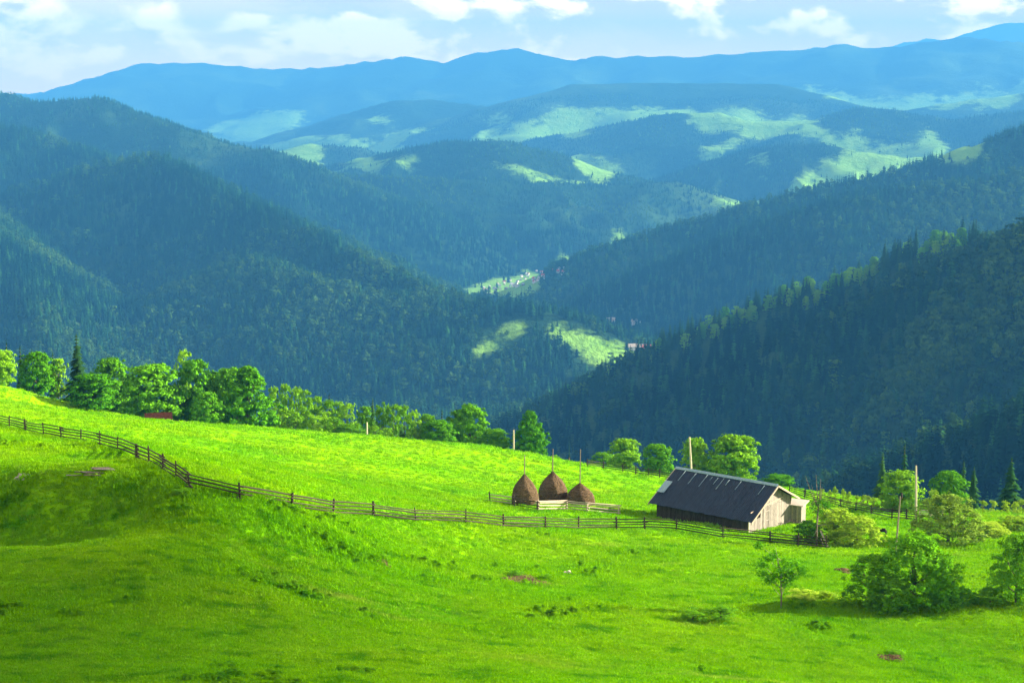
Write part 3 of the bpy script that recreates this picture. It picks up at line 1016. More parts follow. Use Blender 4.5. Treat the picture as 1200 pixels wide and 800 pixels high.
# ------------------------------------------------------------------ haystacks
def haystack(u, vb, vt, wpx, vpole, seed, lean, label):
    g = ground(u, vb - 2)
    dep = g.y * CP - g.z * SP
    m = dep / F
    H, Wd = (vb - vt) * m, wpx * m * .5
    g.z = gz(g.x, g.y)
    root = thing('haystack', g, label, 'haystack', 'haystacks behind the pale rails')
    rg = np.random.default_rng(seed)
    prof = [(0, .88), (.1, .97), (.24, 1.0), (.4, .96), (.55, .85), (.68, .68), (.80, .46), (.9, .25), (.96, .13), (1.0, .05)]
    mb = MB()
    n = 40
    vs = []
    for i in range(28):
        t = i / 27
        r = np.interp(t, [a for a, _ in prof], [b for _, b in prof])
        for k in range(n):
            a = 2 * math.pi * k / n
            w = 1 + .05 * math.sin(3 * a + seed) + .07 * (rg.random() - .5) + .03 * math.sin(7 * a + 5 * t + seed)
            mb.v.append((Wd * r * w * math.cos(a) + lean * t * Wd, Wd * r * w * math.sin(a), H * t - .15 + (rg.random() - .5) * .07))
    for i in range(27):
        for k in range(n):
            k2 = (k + 1) % n
            mb.f.append((i * n + k, i * n + k2, (i + 1) * n + k2, (i + 1) * n + k))
    mb.f.append(tuple(27 * n + k for k in range(n)))
    mb.build('hay_body', M_HAY, root)
    # loose stalks hanging out of the stack
    V, T = [], []
    for i in range(1500):
        t = rg.random() ** 1.2
        a = rg.random() * 6.283
        r = Wd * np.interp(t, [q for q, _ in prof], [b for _, b in prof])
        p0 = np.array([r * .98 * math.cos(a) + lean * t * Wd, r * .98 * math.sin(a), H * t - .1])
        dr = np.array([math.cos(a) * .35, math.sin(a) * .35, -.8]) + rg.normal(size=3) * .3
        dr *= (.16 + .22 * rg.random()) / np.linalg.norm(dr)
        sd = np.array([-math.sin(a), math.cos(a), 0]) * .016
        k = len(V)
        V += [p0 - sd, p0 + sd, p0 + dr]
        T.append((k, k + 1, k + 2))
    st = link('hay_stalks', mesh_arrays('hay_stalks', V, None, T, mats=(M_HAY,)), root)
    st['kind'] = 'stuff'
    zt = (vb - vpole) * m
    pm = MB()
    pm.tube([(lean * .7 * Wd, 0, H * .6), (lean * Wd, 0, H), (lean * Wd + .03, 0, zt)], [.075, .07, .05], 6)
    pm.build('centre_pole', M_GREYPOLE, root)
haystack(615, 592.5, 555.5, 31, 534, 1, -.03, 'rounded brown haystack on the left, nearest the dark shaded rails')
haystack(647.5, 588.5, 552.5, 34, 527, 2, 0, 'tallest brown haystack in the middle of the three')
haystack(680.5, 592, 566, 33, 527, 3, -.06, 'low pointed haystack on the right, nearest the barn')

# ------------------------------------------------------------------ barn
TH = R(40)
LB, WB = 12.6, 9.2
RS, H0, HR, HB = .55, 1.40, 4.28, 2.30       # ridge place, front eave, ridge, back eave
fr = at(877, 621, 178)
barn = thing('barn', Vector(fr), 'old plank barn with a long dark sheet roof behind the fence', 'barn', rz=-TH)
# local: +X along the front wall to the right end (0 = right gable), -X to the left; +Y to the back
def rh(s):
    return H0 + (HR - H0) * s / RS if s < RS else HR + (HB - HR) * (s - RS) / (1 - RS)
def planks_gable(x, out):
    n = 34
    w = WB / n
    rg = random.Random(int(x * 10) + 5)
    for i in range(n):
        s0, s1 = i / n, (i + 1) / n
        for lo_, hi_, dx in ((-1.6, 1.95, 0.0), (1.99, None, .035)):
            t0, t1 = (rh(s0) - .10, rh(s1) - .10) if hi_ is None else (min(hi_, rh(s0) - .1), min(hi_, rh(s1) - .1))
            if min(t0, t1) <= lo_ + .05:
                continue
            if hi_ is not None and out > 0 and 7 <= i <= 8:          # small hatch opening
                spans = [(lo_, 1.05), (1.62, None)]
            else:
                spans = [(lo_, None)]
            for z0, z1 in spans:
                e0, e1 = (t0, t1) if z1 is None else (min(t0, z1), min(t1, z1))
                if e0 <= z0 + .02:
                    continue
                mb = MB()
                j = rg.random() * .025
                y0, y1 = s0 * WB + .008, s1 * WB - .008
                xa, xb = x + out * (dx + j), x + out * (dx + j + .03)
                mb.hexa([(xa, y0, z0), (xb, y0, z0), (xb, y1, z0), (xa, y1, z0), (xa, y0, e0), (xb, y0, e0), (xb, y1, e1), (xa, y1, e1)])
                mb.build('plank', M_PLANK, barn)
planks_gable(-.04, 1)
mb = MB()                                   # inner shell that closes the building
for x0, x1 in ((-LB + .02, -.10),):
    b = len(mb.v)
    prof = [(0.06, -1.6), (0.06, H0 - .14), (RS * WB, HR - .16), (WB - .06, HB - .14), (WB - .06, -2.2)]
    for x in (x0, x1):
        mb.v += [(x, y, z) for y, z in prof]
    k = len(prof)
    mb.f += [tuple(b + i for i in range(k)), tuple(b + k + i for i in reversed(range(k)))]
    for i in range(k):
        j = (i + 1) % k
        mb.f.append((b + j, b + i, b + k + i, b + k + j))
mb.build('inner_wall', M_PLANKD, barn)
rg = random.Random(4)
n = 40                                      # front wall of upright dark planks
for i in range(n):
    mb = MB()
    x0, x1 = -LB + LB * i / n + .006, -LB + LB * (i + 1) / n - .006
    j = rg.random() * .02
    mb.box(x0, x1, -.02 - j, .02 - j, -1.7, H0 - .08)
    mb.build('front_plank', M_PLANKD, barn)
mb = MB()
mb.box(-.02, .10, -.06, .06, -1.7, H0 + .02)
mb.build('corner_post', M_PALEPOST, barn)
mb = MB()
mb.box(-.02, .10, WB - .08, WB + .05, -1.7, HB)
mb.build('corner_post', M_PLANK, barn)
mb = MB()                                   # pale batten slanting across the gable
mb.hexa([(.06, .3, 1.90), (.10, .3, 1.90), (.10, WB * .80, 2.42), (.06, WB * .80, 2.42), (.06, .3, 2.02), (.10, .3, 2.02), (.10, WB * .80, 2.54), (.06, WB * .80, 2.54)])
mb.build('batten', M_TRIM, barn)
mb = MB()
mb.box(-.12, -.06, WB * 7 / 34, WB * 9 / 34, 1.05, 1.62)
hatch = mb.build('hatch', M_DARK, barn)
mb = MB()
y0, y1 = WB * 7 / 34 - .05, WB * 9 / 34 + .05
mb.box(.012, .05, y0, y1, 1.0, 1.05)
mb.box(.012, .05, y0, y1, 1.62, 1.67)
mb.box(.012, .05, y0, y0 + .05, 1.052, 1.618)
mb.box(.012, .05, y1 - .05, y1, 1.052, 1.618)
mb.build('hatch_frame', M_PLANKD, hatch)
mb = MB()                                   # plank door beside the hatch
mb.box(.02, .06, WB * .34, WB * .34 + .05, -1.2, 1.9)
mb.box(.02, .06, WB * .47, WB * .47 + .05, -1.2, 1.9)
mb.box(.02, .055, WB * .34 + .052, WB * .47 - .002, .3, .42)
mb.box(.02, .055, WB * .34 + .052, WB * .47 - .002, 1.4, 1.52)
mb.build('door_frame', M_PLANK, barn)
# roof: separate sheets, front slope in two courses, back slope in one
OVX, OVE, OVB = .75, .62, .75
def front_pt(x, t, lift):                   # t 0 at the eave (with overhang) .. 1 at the ridge
    y0, z0 = -OVE, H0 - OVE * (HR - H0) / (RS * WB)
    y, z = y0 + (RS * WB - y0) * t, z0 + (HR - z0) * t
    return (x, y - .5 * lift, z + .87 * lift)
def back_pt(x, t, lift):
    y1, z1 = WB + OVB, HB - OVB * (HR - HB) / ((1 - RS) * WB)
    y, z = y1 + (RS * WB - y1) * t, z1 + (HR - z1) * t
    return (x, y + .45 * lift, z + .89 * lift)
def sheet(name, m, pt, x0, x1, t0, t1, lift):
    """a corrugated sheet"""
    mb = MB()
    nn = 8
    for k in range(nn + 1):
        x = x0 + (x1 - x0) * k / nn
        c = lift + (.022 if k % 2 else 0)
        mb.v += [pt(x, t0, c), pt(x, t1, c - .02), pt(x, t1, c - .035), pt(x, t0, c - .015)]
    for k in range(nn):
        a, b = 4 * k, 4 * k + 4
        mb.f += [(a, b, b + 1, a + 1), (a + 3, a + 2, b + 2, b + 3), (a, a + 3, b + 3, b)]
    return mb.build(name, m, barn)
n = 18
XL, XR = -LB - OVX, OVX
rg = random.Random(12)
for i in range(n):
    x0, x1 = XL + (XR - XL) * i / n - .03, XL + (XR - XL) * (i + 1) / n + .03
    sheet('roof_sheet', M_ROOF, front_pt, x0, x1, (rg.random() - .5) * .012, 1.0, .05 + .03 * (i % 2) + rg.random() * .012)
    if i in (2, 4, 6, 7, 8, 9, 10, 12, 16):      # pale strips along the sheet edges, put in for highlight streaks near the ridge
        sheet('highlight_strip', M_ROOFP, front_pt, x0 - .03, x0 + .05, .60 + .28 * rg.random(), .92 + .05 * rg.random(), .125)
    sheet('roof_sheet', M_ROOF, back_pt, x0, x1, 0, 1.0, .05 + .03 * (i % 2))
sheet('roof_patch', M_ROOFP, front_pt, XL + .05, XL + 1.05, .30, .62, .22)['label'] = 'pale blue grey sheet patching the roof edge'
mb = MB()
mb.hexa([(XL, RS * WB - .28, HR - .02), (XR, RS * WB - .28, HR - .02), (XR, RS * WB, HR + .19), (XL, RS * WB, HR + .19),
         (XL, RS * WB - .28, HR + .03), (XR, RS * WB - .28, HR + .03), (XR, RS * WB, HR + .25), (XL, RS * WB, HR + .25)])
mb.build('ridge_cap', M_ROOFP, barn)
for xg in (XL - .02, XR + .02):
    for pt in (front_pt, back_pt):
        mb = MB()
        a, b = pt(xg, -.005, .06), pt(xg, 1, .10)
        mb.hexa([(xg - .05, a[1], a[2] - .22), (xg + .05, a[1], a[2] - .22), (xg + .05, b[1], b[2] - .22), (xg - .05, b[1], b[2] - .22),
                 (xg - .05, a[1], a[2]), (xg + .05, a[1], a[2]), (xg + .05, b[1], b[2]), (xg - .05, b[1], b[2])])
        mb.build('rake_board', M_TRIM, barn)
mb = MB()                                   # back wall
mb.box(-LB, -.10, WB - .04, WB + .02, -2.2, HB - .10)
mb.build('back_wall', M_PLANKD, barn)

# lean-to shed at the far corner of the gable
p0 = ground(925, 611.5)
shed = thing('shed', p0, 'small pale lean-to shed with a flat roof beside the barn gable', 'shed', rz=-R(28))
for i in range(9):
    mb = MB()
    mb.box(i * .2 - .35, i * .2 - .165, -.02 - .01 * (i % 2), .02, -.5, 2.05)
    mb.build('plank', M_PLANK if i % 3 else M_TRIM, shed)
mb = MB()
mb.box(-.36, 1.42, .024, 1.7, -.6, 2.02)
mb.build('wall', M_PLANK, shed)
mb = MB()
mb.hexa([(-.5, -.35, 2.10), (1.75, -.35, 2.10), (1.75, 2.0, 2.3), (-.5, 2.0, 2.3), (-.5, -.35, 2.2), (1.75, -.35, 2.2), (1.75, 2.0, 2.4), (-.5, 2.0, 2.4)])
mb.build('roof', M_WHITEBOARD, shed)
# planks and brushwood at the foot of the gable
pw = ground(905, 614.5)
pile = thing('wood_pile', pw, 'heap of brown brushwood and sticks at the foot of the barn gable', 'wood pile')
rg = random.Random(9)
for i in range(70):
    a, e = rg.random() * 6.28, (rg.random() - .2) * .7
    l = .5 + .7 * rg.random()
    c = Vector((rg.gauss(0, .9), rg.gauss(0, .5), .1 + .5 * rg.random()))
    d = Vector((math.cos(a) * math.cos(e), math.sin(a) * math.cos(e), math.sin(e))) * l * .5
    mb = MB()
    mb.tube([c - d, c + d], [.035, .02], 5)
    mb.build('stick', M_DEAD if i % 3 else M_PALE, pile)
pb = ground(918, 613)
lum = thing('lumber', pb, 'stack of pale sawn boards lying between barn gable and shed', 'boards', rz=.25)
for i in range(7):
    mb = MB()
    z = .06 * (i // 3)
    mb.box(-1.2 + .1 * (i % 2), 1.2 - .15 * (i % 3), -.3 + .22 * (i % 3), -.1 + .22 * (i % 3), z, z + .05)
    mb.build('board', M_WHITEBOARD if i % 2 else M_PALE, lum)

# ------------------------------------------------------------------ poles and odd timber
def pole(u, vb, vt, label, r=.13, m=M_PALEPOST, lean=0, Y=None):
    if Y:
        d = ray(u, 500); x = d[0] * Y / d[1]
        g = Vector((x, Y, gz(x, Y)))
    else:
        g = ground(u, vb)
    dep = g.y * CP - g.z * SP
    top = at(u + lean, vt, g.y)
    H = top[2] - g.z
    root = thing('pole', g, label, 'pole')
    mb = MB()
    mb.tube([(0, 0, -.6), ((top[0] - g.x) * .5, 0, H * .5), (top[0] - g.x, 0, H)], [r, r * .9, r * .72], 8)
    mb.build('shaft', m, root)
    mb = MB()
    mb.tube([(top[0] - g.x, 0, H + .004), (top[0] - g.x, 0, H + .07)], [r * .74, r * .3], 8)
    mb.build('cap', M_GREYPOLE, root)
pole(430, 515, 494.5, 'short pale pole at the meadow edge in front of the birches', .16, Y=296)
pole(602, 531.5, 503.5, 'pale pole beside the tall bright tree above the haystacks', .17, Y=298)
pole(812, 555, 512, 'tall pale leaning pole standing behind the barn ridge', .19, lean=-4.0, Y=262)
pole(1073.5, 609.5, 545.5, 'tallest pale pole where the right fence ends', .15)
pole(1054.5, 636, 582, 'slim grey pole rising behind the big green bush', .10, M_GREYPOLE, lean=.5, Y=158)

g = ground(971, 642.5)
lp = thing('leaning_board', g, 'bleached white board leaning against the fence near the bare tree', 'board')
mb = MB()
mb.hexa([(-.10, -.3, -.05), (.12, -.3, -.05), (.12, -.26, -.05), (-.10, -.26, -.05), (-1.0, -.02, 1.9), (-.80, -.02, 1.9), (-.80, .02, 1.9), (-1.0, .02, 1.9)])
mb.build('board', M_WHITEBOARD, lp)
mb = MB()
mb.tube([(-.45, -.1, -.1), (-.85, .02, 1.1)], [.05, .04], 5)
mb.build('prop', M_GREYPOLE, lp)
g = ground(1008, 592.5)
pl_ = thing('slanted_plank', g, 'pale plank slanting up among the small shrubs by the right fence', 'plank')
mb = MB()
mb.hexa([(-.9, -.04, -.1), (-.9, .04, -.1), (-.6, .04, -.15), (-.6, -.04, -.15), (.75, -.04, 1.15), (.75, .04, 1.15), (1.0, .04, 1.05), (1.0, -.04, 1.05)])
mb.build('plank', M_WHITEBOARD, pl_)

# ------------------------------------------------------------------ trees
def trunk_mesh(seed, H, r, lean=0, limbs=(), m=None, n=7):
    rg = random.Random(seed)
    mb = MB()
    pts, rad = [], []
    for i in range(6):
        t = i / 5
        pts.append((lean * t * t * H + (rg.random() - .5) * .05 * H * (t > 0), (rg.random() - .5) * .05 * H * (t > 0), -.5 if i == 0 else H * t))
        rad.append(r * (1 - .72 * t) * (1.25 if i == 0 else 1))
    mb.tube(pts, rad, n)
    for tgt, t0, rr_ in limbs:
        i = int(t0 * 5)
        a = Vector(pts[i]).lerp(Vector(pts[min(i + 1, 5)]), t0 * 5 - i)
        b = Vector(tgt)
        mid = a.lerp(b, .5) + Vector((0, 0, -.12 * (b - a).length))
        mb.tube([a, mid, b], [rr_, rr_ * .7, rr_ * .25], 5)
    return mb.mesh('trunk', m or M_BARK, smooth=True)

CROWNS = {}
def crown_protos(key, m, n, clumps, leaves, leaf, shape, lo, cr, asp=1):
    L = []
    for i in range(n):
        v, q, c = crown_arrays(hash_key(key) + i, clumps, leaves, leaf, shape, lo, cr, .8 * asp)
        L.append((mesh_arrays('crown', v, q, mats=(m,)), c))
    CROWNS[key] = L
def hash_key(k):
    return sum(ord(c) * (i + 3) for i, c in enumerate(k)) % 9973
crown_protos('broad', M_LEAF, 5, 250, 42, .025, 'round', .0, .17)
crown_protos('broadcone', M_LEAF, 3, 260, 42, .024, 'cone', .0, .16)
crown_protos('birch', M_LEAF_Y, 4, 90, 44, .026, 'tall', .0, .17)
crown_protos('lime', M_LEAF_Y, 2, 210, 44, .026, 'round', .0, .18)
crown_protos('pale', M_LEAF_P, 3, 170, 50, .019, 'dome', .0, .15, 1.5)
crown_protos('shrub', M_LEAF_P, 3, 26, 40, .042, 'dome', .0, .34)
crown_protos('dark', M_LEAF_D, 3, 130, 44, .026, 'round', .0, .20)
crown_protos('bush', M_LEAF, 2, 250, 56, .0150, 'dome', .0, .12, 1.7)
crown_protos('darkbush', M_LEAF_D, 1, 230, 56, .016, 'dome', .0, .13, 1.5)
crown_protos('apple', M_LEAF_A, 1, 210, 60, .0155, 'spread', .14, .14, 1.5)
crown_protos('weeds', M_LEAF_D, 2, 60, 40, .022, 'dome', .0, .2, 2.2)
SPR = {'spruce': [], 'spruceg': []}
for i in range(4):
    v, t = spruce_arrays(500 + i, 20, 13, .42, .20 + .015 * i, .55)
    SPR['spruce'].append(mesh_arrays('crown', v, None, t, mats=(M_SPRUCE,)))
    SPR['spruceg'].append(mesh_arrays('crown', v, None, t, mats=(M_SPRUCE_G,)))
STEM = {}
def stem_proto(m):
    if m not in STEM:
        mb = MB()
        mb.tube([(0, 0, -.08), (0, 0, .3), (0, 0, .93)], [.016, .012, .003], 6)
        STEM[m] = mb.mesh('trunk', m)
    return STEM[m]
BROADTRUNK = {}
TREE_N = [0]
def tree(name, u, vt, wpx, kind, label, cat='tree', group=None, Y=None, vb=None, lo=None, yaw=None):
    TREE_N[0] += 1
    rg = random.Random(TREE_N[0] * 17 + 3)
    if Y is None:
        g = ground(u, vb)
        Yb = g.y
    else:
        Yb = Y
    d = ray(u, (vt + (vb or vt + 40)) / 2)
    x = d[0] * Yb / d[1]
    zb = gz(x, Yb) if Yb < 345 else float(hill_at(np.array([x]), np.array([Yb]))[0])
    top = at(u, vt, Yb)
    H = max(.4, top[2] - zb)
    dep = Yb * CP - top[2] * SP
    Wd = wpx * dep / F
    root = thing(name, Vector((x, Yb, zb)), label, cat, group)
    yaw = rg.random() * 6.28 if yaw is None else yaw
    if kind in SPR:
        s = Wd / .44
        link('crown', rg.choice(SPR[kind]), root, (0, 0, 0), (0, 0, yaw), (s, s, H))
        link('trunk', stem_proto(M_BARK), root, (0, 0, 0), None, (H, H, H))
        return root
    me, C = rg.choice(CROWNS[kind])
    lo = {'sapling': .0, 'apple': .0}.get(kind, .05) if lo is None else lo
    base = H * lo
    link('crown', me, root, (0, 0, base), (0, 0, yaw), (Wd, Wd, H - base))
    if me.name not in BROADTRUNK:
        lim = []
        cs = sorted(C.tolist(), key=lambda q: q[2])
        for q in cs[::max(1, len(cs) // 11)][:11]:
            lim.append(((q[0] * .85, q[1] * .85, q[2] * .92), max(.08, min(.75, q[2] * .6)), .012))
        BROADTRUNK[me.name] = trunk_mesh(TREE_N[0], .85, .022, 0, lim)
    link('trunk', BROADTRUNK[me.name], root, (0, 0, -.02 * H), (0, 0, yaw), (Wd, Wd, H))
    return root

ORD = 'first second third fourth fifth sixth seventh eighth ninth tenth eleventh twelfth thirteenth fourteenth fifteenth'.split()
T = tree
T('broadleaf_tree', 1, 410, 40, 'lime', 'pale yellow green tree cut by the left picture edge', Y=292)
T('spruce_tree', 8, 397, 24, 'spruce', 'dark spruce behind the pale yellow green tree', Y=335)
T('spruce_tree', 24, 402, 26, 'spruce', 'second dark spruce from the left edge in the row', Y=340)
T('spruce_tree', 38, 407, 22, 'spruce', 'dark spruce just left of the round leafy tree, partly behind it', Y=343)
T('spruce_tree', 62, 410, 24, 'spruce', 'dark spruce showing above and right of the round leafy tree', Y=342)
T('broadleaf_tree', 44, 412, 48, 'broad', 'round leafy tree with a dark hollow at its foot, first on the left', Y=300)
T('birch_tree', 68, 420, 26, 'birch', 'narrow olive tree between the round tree and the tall dark spruce', Y=305)
T('spruce_tree', 90, 389, 46, 'spruce', 'tall solitary dark spruce standing above the leafy trees', 'tree', Y=303)
T('broadleaf_tree', 130, 419, 50, 'broad', 'leafy tree directly behind and right of the low domed tree', Y=312)
T('broadleaf_tree', 109, 438, 60, 'broad', 'low domed bright tree in front of the tall spruce', Y=293)
T('broadleaf_tree', 153, 440, 44, 'dark', 'shadowy leafy tree filling the gap left of the broad bright tree', Y=316)
T('broadleaf_tree', 176, 427, 74, 'broad', 'broad bright tree above the rusty red shed roof', Y=303)
T('birch_tree', 216, 410, 26, 'birch', 'slender olive treetop rising above the dark leafy tree', Y=322)
T('broadleaf_tree', 205, 452, 34, 'dark', 'dark low tree right behind the rusty red shed roof', Y=310)
T('broadleaf_tree', 229, 422, 50, 'broad', 'leafy tree with a deeply shaded left side', Y=309)
T('broadleaf_tree', 256, 436, 40, 'dark', 'dark tree between the shaded leafy tree and the largest one', Y=314)
T('broadleaf_tree', 243, 459, 38, 'broad', 'small upright bright tree in front of the dark gap', Y=294)
T('broadleaf_tree', 269, 431, 46, 'broad', 'tall leafy tree close behind the largest bright tree', Y=310)
T('broadleaf_tree', 290, 429, 78, 'broadcone', 'largest bright leafy tree of the left row', Y=300)
for i, (u, vt, w, Yq) in enumerate([(322, 453, 22, 322), (335, 450, 24, 318), (347, 453, 22, 324), (358, 457, 22, 317), (371, 464, 26, 321), (384, 468, 24, 316), (396, 470, 26, 322), (408, 473, 30, 318),
                                   (328, 474, 24, 305), (342, 480, 26, 302), (356, 477, 24, 304), (369, 486, 24, 301), (382, 482, 26, 304), (392, 489, 22, 300), (318, 486, 18, 302)]):
    T('birch_tree', u, vt, w, 'birch', ORD[i if i < 8 else i - 8] + (' tall birch from the left in the back row of the birch band' if i < 8 else ' low birch in the front row of the birch band'), group='birches in the dense band', Y=Yq)
T('spruce_tree', 386, 458, 16, 'spruce', 'thin dark spruce tip above the birch band', Y=335)
T('shrub', 411, 497, 44, 'dark', 'very dark low shrub left of the short pale pole', 'shrub', Y=299)
T('broadleaf_tree', 428, 476, 26, 'dark', 'dark leafy tree right behind the short pale pole', Y=312)
T('spruce_tree', 437, 465, 26, 'spruceg', 'green spruce behind the short pale pole', Y=322)
for i, (u, vt, w, Yq) in enumerate([(449, 471, 26, 316), (461, 474, 26, 313), (474, 475, 26, 317)]):
    T('birch_tree', u, vt, w, 'birch', ORD[i] + ' birch to the right of the green spruce behind the short pole', group='birches right of the short pole', Y=Yq)
T('shrub', 440, 499, 20, 'birch', 'small bright shrub just right of the short pale pole', 'shrub', Y=299)
T('shrub', 453, 501, 18, 'birch', 'small bright shrub, second to the right of the short pale pole', 'shrub', Y=300)
T('spruce_tree', 471, 499, 26, 'spruceg', 'small bright conical spruce at the meadow edge under the birches', Y=300)
T('birch_tree', 486, 479, 22, 'birch', 'narrow yellowish birch standing out from the dark gap', Y=306)
T('broadleaf_tree', 500, 485, 30, 'dark', 'dark tree left of the rounded light tree', Y=308)
T('spruce_tree', 518, 477, 18, 'spruce', 'dark spruce tip behind the rounded light tree', Y=325)
T('broadleaf_tree', 514, 492, 46, 'broad', 'rounded light green tree low on the meadow edge', Y=302)
T('broadleaf_tree', 536, 481, 34, 'dark', 'dark tree on the left side of the tall ragged tree', Y=312)
T('broadleaf_tree', 551, 474, 46, 'broad', 'tall ragged green tree left of the pole above the haystacks', Y=307)
T('shrub', 541, 520, 20, 'shrub', 'little pale shrub under the tall ragged tree', 'shrub', Y=299)
T('broadleaf_tree', 580, 503, 40, 'broad', 'low bushy tree just left of the pole above the haystacks', Y=303)
T('broadleaf_tree', 621, 481, 44, 'broadcone', 'conical bright tree just right of the pole above the haystacks', Y=302)
T('spruce_tree', 667, 515, 16, 'spruceg', 'faint thin spruce below the meadow edge right of the haystack poles', Y=400)
T('spruce_tree', 694, 531, 12, 'spruceg', 'tiny spruce at the left end of the far fence', Y=330)
T('shrub', 650, 533, 16, 'dark', 'small dark shrub beside the middle haystack pole', 'shrub', Y=303)
T('broadleaf_tree', 706, 530, 34, 'dark', 'low dark tree at the left end of the far fence', Y=305)
T('broadleaf_tree', 732, 514, 42, 'lime', 'round pale tree over the far fence, first from the haystacks', Y=296)
T('broadleaf_tree', 771, 520, 42, 'broad', 'round tree over the far fence, second from the haystacks', Y=290)
T('broadleaf_tree', 814, 513, 36, 'lime', 'small pale tree behind the leaning pole', Y=280)
T('broadleaf_tree', 838, 533, 40, 'dark', 'dark tree low behind the barn ridge', Y=284)
T('broadleaf_tree', 861, 510, 64, 'lime', 'big round pale tree behind the barn ridge', Y=278)
T('shrub', 912, 556, 40, 'broad', 'bright shrub behind the gable end of the barn', 'shrub', Y=268)
T('spruce_tree', 1034, 529, 30, 'spruceg', 'tall green spruce left of the round tree on the right', Y=262)
T('spruce_tree', 1060, 516, 24, 'spruceg', 'tallest thin spruce behind the round tree by the pole', Y=285)
T('broadleaf_tree', 1057, 552, 56, 'lime', 'round pale tree just left of the tallest pole', Y=228)
T('broadleaf_tree', 1112, 552, 50, 'broad', 'round bright tree right of the tallest pole', Y=232)
T('shrub', 1093, 572, 16, 'shrub', 'slim pale shrub between pole and round bright tree', 'shrub', Y=226)
T('spruce_tree', 1129, 538, 24, 'spruceg', 'spruce just behind the round bright tree, left of a pair', Y=262)
T('spruce_tree', 1141, 545, 26, 'spruceg', 'spruce just behind the round bright tree, right of a pair', Y=258)
T('spruce_tree', 1185, 534, 38, 'spruceg', 'large green spruce alone near the right picture edge', Y=250)
T('shrub', 1196, 585, 24, 'shrub', 'low pale shrub at the foot of the large right spruce', 'shrub', Y=222)
rg = random.Random(31)
for i in range(15):
    u = 962 + i * 7.6 + rg.random() * 4
    vb = 582 + (u - 962) * .19
    T('shrub', u, vb - 9 - 8 * rg.random(), 8 + 5 * rg.random(), 'shrub', ORD[i] + ' little pale shrub from the barn in the row beyond the right fence', 'shrub', 'little shrubs beyond the right fence', Y=236 - i * .8)
for i in range(5):
    u = 1150 + i * 12 + rg.random() * 4
    T('shrub', u, 588 + 2 * i - 6 * rg.random(), 13, 'shrub', ORD[i] + ' little pale shrub on the meadow edge right of the round bright tree', 'shrub', 'little shrubs on the right meadow edge', Y=214 - i)
# nearer shrubs and trees on the right
T('willow_shrub', 948, 611, 46, 'dark', 'dark green shrub at the foot of the bare tree', 'shrub', Y=169)
T('willow_shrub', 978, 597, 72, 'pale', 'wide pale willow shrub right of the bare tree', 'shrub', Y=170)
T('willow_shrub', 1006, 606, 60, 'pale', 'pale willow shrub next to the big green bush', 'shrub', Y=167)
T('apple_tree', 1112, 581, 92, 'apple', 'blossoming crooked apple tree behind the big green bush', 'tree', Y=172, yaw=.6)
T('willow_shrub', 1155, 612, 60, 'pale', 'pale spreading shrub right of the crooked apple tree', 'shrub', Y=178)
T('willow_shrub', 1192, 606, 56, 'pale', 'pale shrub at the right edge above the dark bush', 'shrub', Y=184)
T('big_bush', 1072, 629, 104, 'bush', 'tallest domed part of the big leafy bush in the right foreground', 'bush', Y=119, yaw=1.0)
T('big_bush', 1024, 651, 72, 'darkbush', 'dark left flank bush joined to the big green bush', 'bush', Y=119.5)
T('big_bush', 1104, 652, 62, 'bush', 'bright right flank bush joined to the big green bush', 'bush', Y=118, yaw=4.0)
T('shrub', 1046, 680, 60, 'darkbush', 'low dark shrub under the front of the big green bush', 'shrub', Y=116.8, yaw=3)
T('shrub', 1126, 690, 44, 'bush', 'low leafy shrub right of the big green bush', 'shrub', Y=118.5)
T('big_bush', 1194, 628, 72, 'darkbush', 'dark bush cut by the right picture edge', 'bush', Y=118.5, yaw=2.0)
T('shrub', 1160, 690, 40, 'darkbush', 'low dark shrub left of the bush at the right edge', 'shrub', Y=118)
T('shrub', 940, 690, 46, 'shrub', 'low scrubby shrub right behind the young sapling', 'shrub', Y=121)
T('shrub', 968, 693, 40, 'shrub', 'low scrubby shrub between sapling and big bush', 'shrub', Y=122)
T('low_weeds', 845, 712, 52, 'weeds', 'right part of the low dark weed patch left of the young sapling', 'weeds', vb=727)
T('low_weeds', 812, 715, 46, 'weeds', 'left part of the low dark weed patch left of the young sapling', 'weeds', vb=727)
T('low_weeds', 214, 572, 30, 'weeds', 'dark weeds under the fence where it bends', 'weeds', vb=582)

# young sapling with visible stems
g = Vector(at(915, 714, 117)); g.z = gz(g.x, g.y)
sap = thing('sapling', g, 'thin young sapling with an airy crown in front of the scrub', 'tree')
Hs = at(905, 637, 117)[2] - g.z
clum, lim = [], []
rg = random.Random(77)
mb = MB()
mb.tube([(0, 0, -.3), (.03, 0, .25 * Hs), (-.10, .05, .55 * Hs), (-.5, .1, .95 * Hs)], [.065, .055, .04, .012], 6)
tips = [(-1.15, .1, .97), (-.75, -.3, .80), (-.95, .4, .66), (-1.0, -.1, .55), (-.3, .2, .82), (.25, -.2, .74), (.75, .1, .69), (1.1, -.2, .63), (1.25, .2, .58), (.5, .5, .56), (0, -.5, .62), (-.45, -.2, .52), (.6, -.3, .5), (.15, .3, .48), (-.6, .2, .42), (.35, 0, .4)]
for (x, y, z) in tips:
    a = Vector((-.05, .02, (z - .22) * Hs))
    b = Vector((x * 1.35 - .1, y, z * Hs))
    mb.tube([a, a.lerp(b, .5) + Vector((0, 0, -.05)), b], [.025, .018, .006], 5)
mb.build('trunk', M_GREYPOLE, sap, smooth=True)
V, Q = [], []
rn = np.random.default_rng(8)
